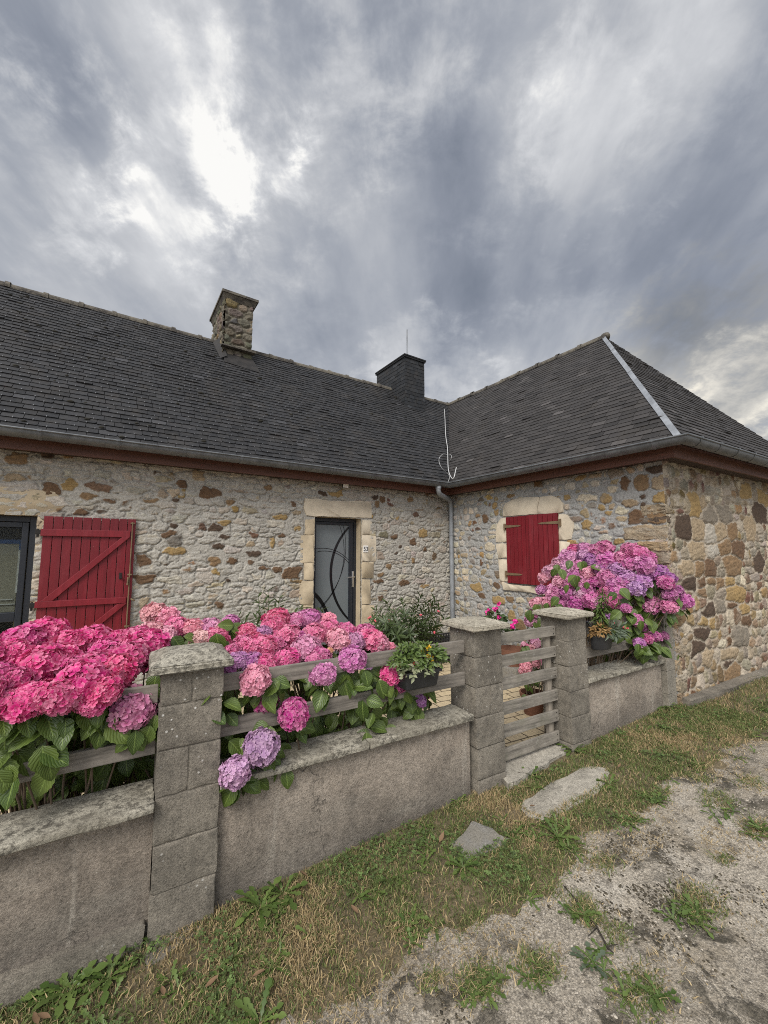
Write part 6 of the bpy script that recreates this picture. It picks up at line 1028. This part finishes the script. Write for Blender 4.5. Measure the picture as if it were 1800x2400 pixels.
for i, (nm, lab, px, py, n, L) in enumerate([('dandelion', 'large dandelion clump at the foot of the left low wall, near the photo corner', 160, 2300, 16, .15), ('dandelion', 'dandelion with upright leaves at the bottom left, just right of the largest clump', 255, 2275, 14, .14), ('dandelion', 'small dandelion in the crack between the left wall and the first pillar', 335, 2180, 7, .11),
    ('dandelion', 'broad-leaved dandelion leaning on the footing right of the first pillar', 610, 2125, 15, .16), ('dandelion', 'dandelion with a yellowing leaf against the middle low wall', 665, 2095, 12, .15), ('dandelion', 'dandelion in the dry grass below the first pillar', 400, 2285, 9, .10), ('dandelion', 'bright green dandelion at the bottom edge, in the dry verge', 610, 2385, 13, .13),
    ('dandelion', 'dandelion at the wall foot left of the square stone slab', 1075, 1895, 9, .11), ('dandelion', 'wide weed clump between the threshold slab and the long pale slab', 1245, 1838, 17, .13), ('dandelion', 'weed clump at the right end of the threshold slab by the gate pillar', 1345, 1785, 16, .13), ('dandelion', 'weed clump right of the square slab', 1310, 1985, 15, .13), ('dandelion', 'weed clump below the square slab, near the lane edge', 1085, 2045, 14, .11),
    ('dandelion', 'weed clump under the short wall by the end post', 1560, 1690, 15, .16), ('dandelion', 'small weed at the foot of the wing end wall', 1655, 1625, 10, .12), ('dandelion', 'weed clump in front of the long pale slab, at its right end', 1430, 1865, 12, .11), ('dandelion', 'grey-green weed rooted in the lane, lowest of the lane weeds', 1385, 2275, 10, .09)]): rosette(nm, lab, px, py, n, L, 400+i, 'greyleaf' if 'grey-green' in lab else 'bedding')
# loose weeds as cover
Pp, Dd, Nn, Ll = [], [], [], []; r2 = random.Random(17)
for (px, py, sx, sy, n) in [(1180, 1975, 50, 25, 14), (1240, 1870, 40, 14, 9), (1000, 2000, 50, 40, 9), (1500, 1700, 45, 12, 12), (1620, 1750, 70, 25, 14), (1700, 1680, 60, 20, 10), (980, 2180, 25, 22, 7), (700, 2200, 60, 50, 9), (1330, 1935, 40, 20, 9), (220, 2330, 60, 40, 9), (900, 2080, 60, 30, 9), (480, 2330, 60, 40, 6), (1690, 1935, 25, 10, 4), (1420, 1770, 40, 14, 10), (1640, 1800, 60, 30, 10), (1635, 2165, 26, 16, 9), (1365, 2165, 18, 9, 6), (1125, 2330, 20, 12, 7), (1480, 1960, 18, 8, 5), (1330, 2010, 16, 8, 4), (1550, 1905, 22, 9, 6), (1780, 1985, 24, 9, 6), (1410, 2270, 16, 10, 4), (1560, 1745, 40, 10, 8), (1275, 2310, 16, 8, 4), (1240, 2120, 14, 8, 3), (1500, 2360, 22, 12, 5)]:
    for k in range(n):
        P = onz(px+r2.gauss(0, sx), py+r2.gauss(0, sy), .03); P[2] = (gz(P) if lane_d(P[0], P[1]) < 0 else float(lane_z(P[0], P[1])))+.003
        if not off_slabs(np.array([P[0]]), np.array([P[1]]))[0]: continue
        for j in range(6):
            a = j*1.05+r2.uniform(-.4, .4); d = np.array([math.cos(a), math.sin(a), 0]); Pp.append(P); Dd.append(d+UPV*r2.uniform(.2, 1.0)); Nn.append(UPV-d*.4+rv(r2, .2)); Ll.append(r2.uniform(.03, .075))
tag(leaves('weeds', Pp, Dd, Nn, Ll, M['bedding'], None, 'dand', .25, .5, 18), kind='stuff')
lm = None
for i, (px, py) in enumerate([(1030, 1990), (720, 2060), (480, 2310), (385, 2325), (90, 2385), (120, 2370), (1210, 1835), (1275, 1825), (1255, 1912), (1450, 1830), (840, 2150), (590, 2290)]):
    P = onz(px, py, .04); P[2] = gz(P)+.028; a = r2.uniform(0, 6.28); o = leaves('fallen_leaf', [P], [(math.cos(a), math.sin(a), r2.uniform(-.2, .3))], [(.2, .1, 1)], [r2.uniform(.035, .058)], M['deadleaf'], None, 'oval', .5, -.4, 500+i); tag(o, 'dry brown fallen leaf lying in the verge grass', 'leaf', 'dry leaves fallen in the verge')
mb = MB(); T0 = [onz(x, y, .03) for x, y in [(1322, 2098), (1350, 2135), (1372, 2165), (1400, 2200), (1425, 2245), (1440, 2262)]]; mb.tube([np.array([p[0], p[1], float(lane_z(p[0], p[1]))+.006+.006*(i % 2)]) for i, p in enumerate(T0)], [.002, .004, .005, .004, .004, .002], 6)
for x, y, x2, y2 in [(1372, 2165, 1395, 2160), (1400, 2200, 1380, 2225), (1425, 2245, 1450, 2240)]: p, q = onz(x, y, .03), onz(x2, y2, .03); mb.tube([np.array([p[0], p[1], float(lane_z(p[0], p[1]))+.008]), np.array([q[0], q[1], float(lane_z(q[0], q[1]))+.012])], [.003, .0015], 5)
tag(mb.build('twig', M['twig'], None, True), 'thin dark twig lying on the lane among dry grass', 'twig')
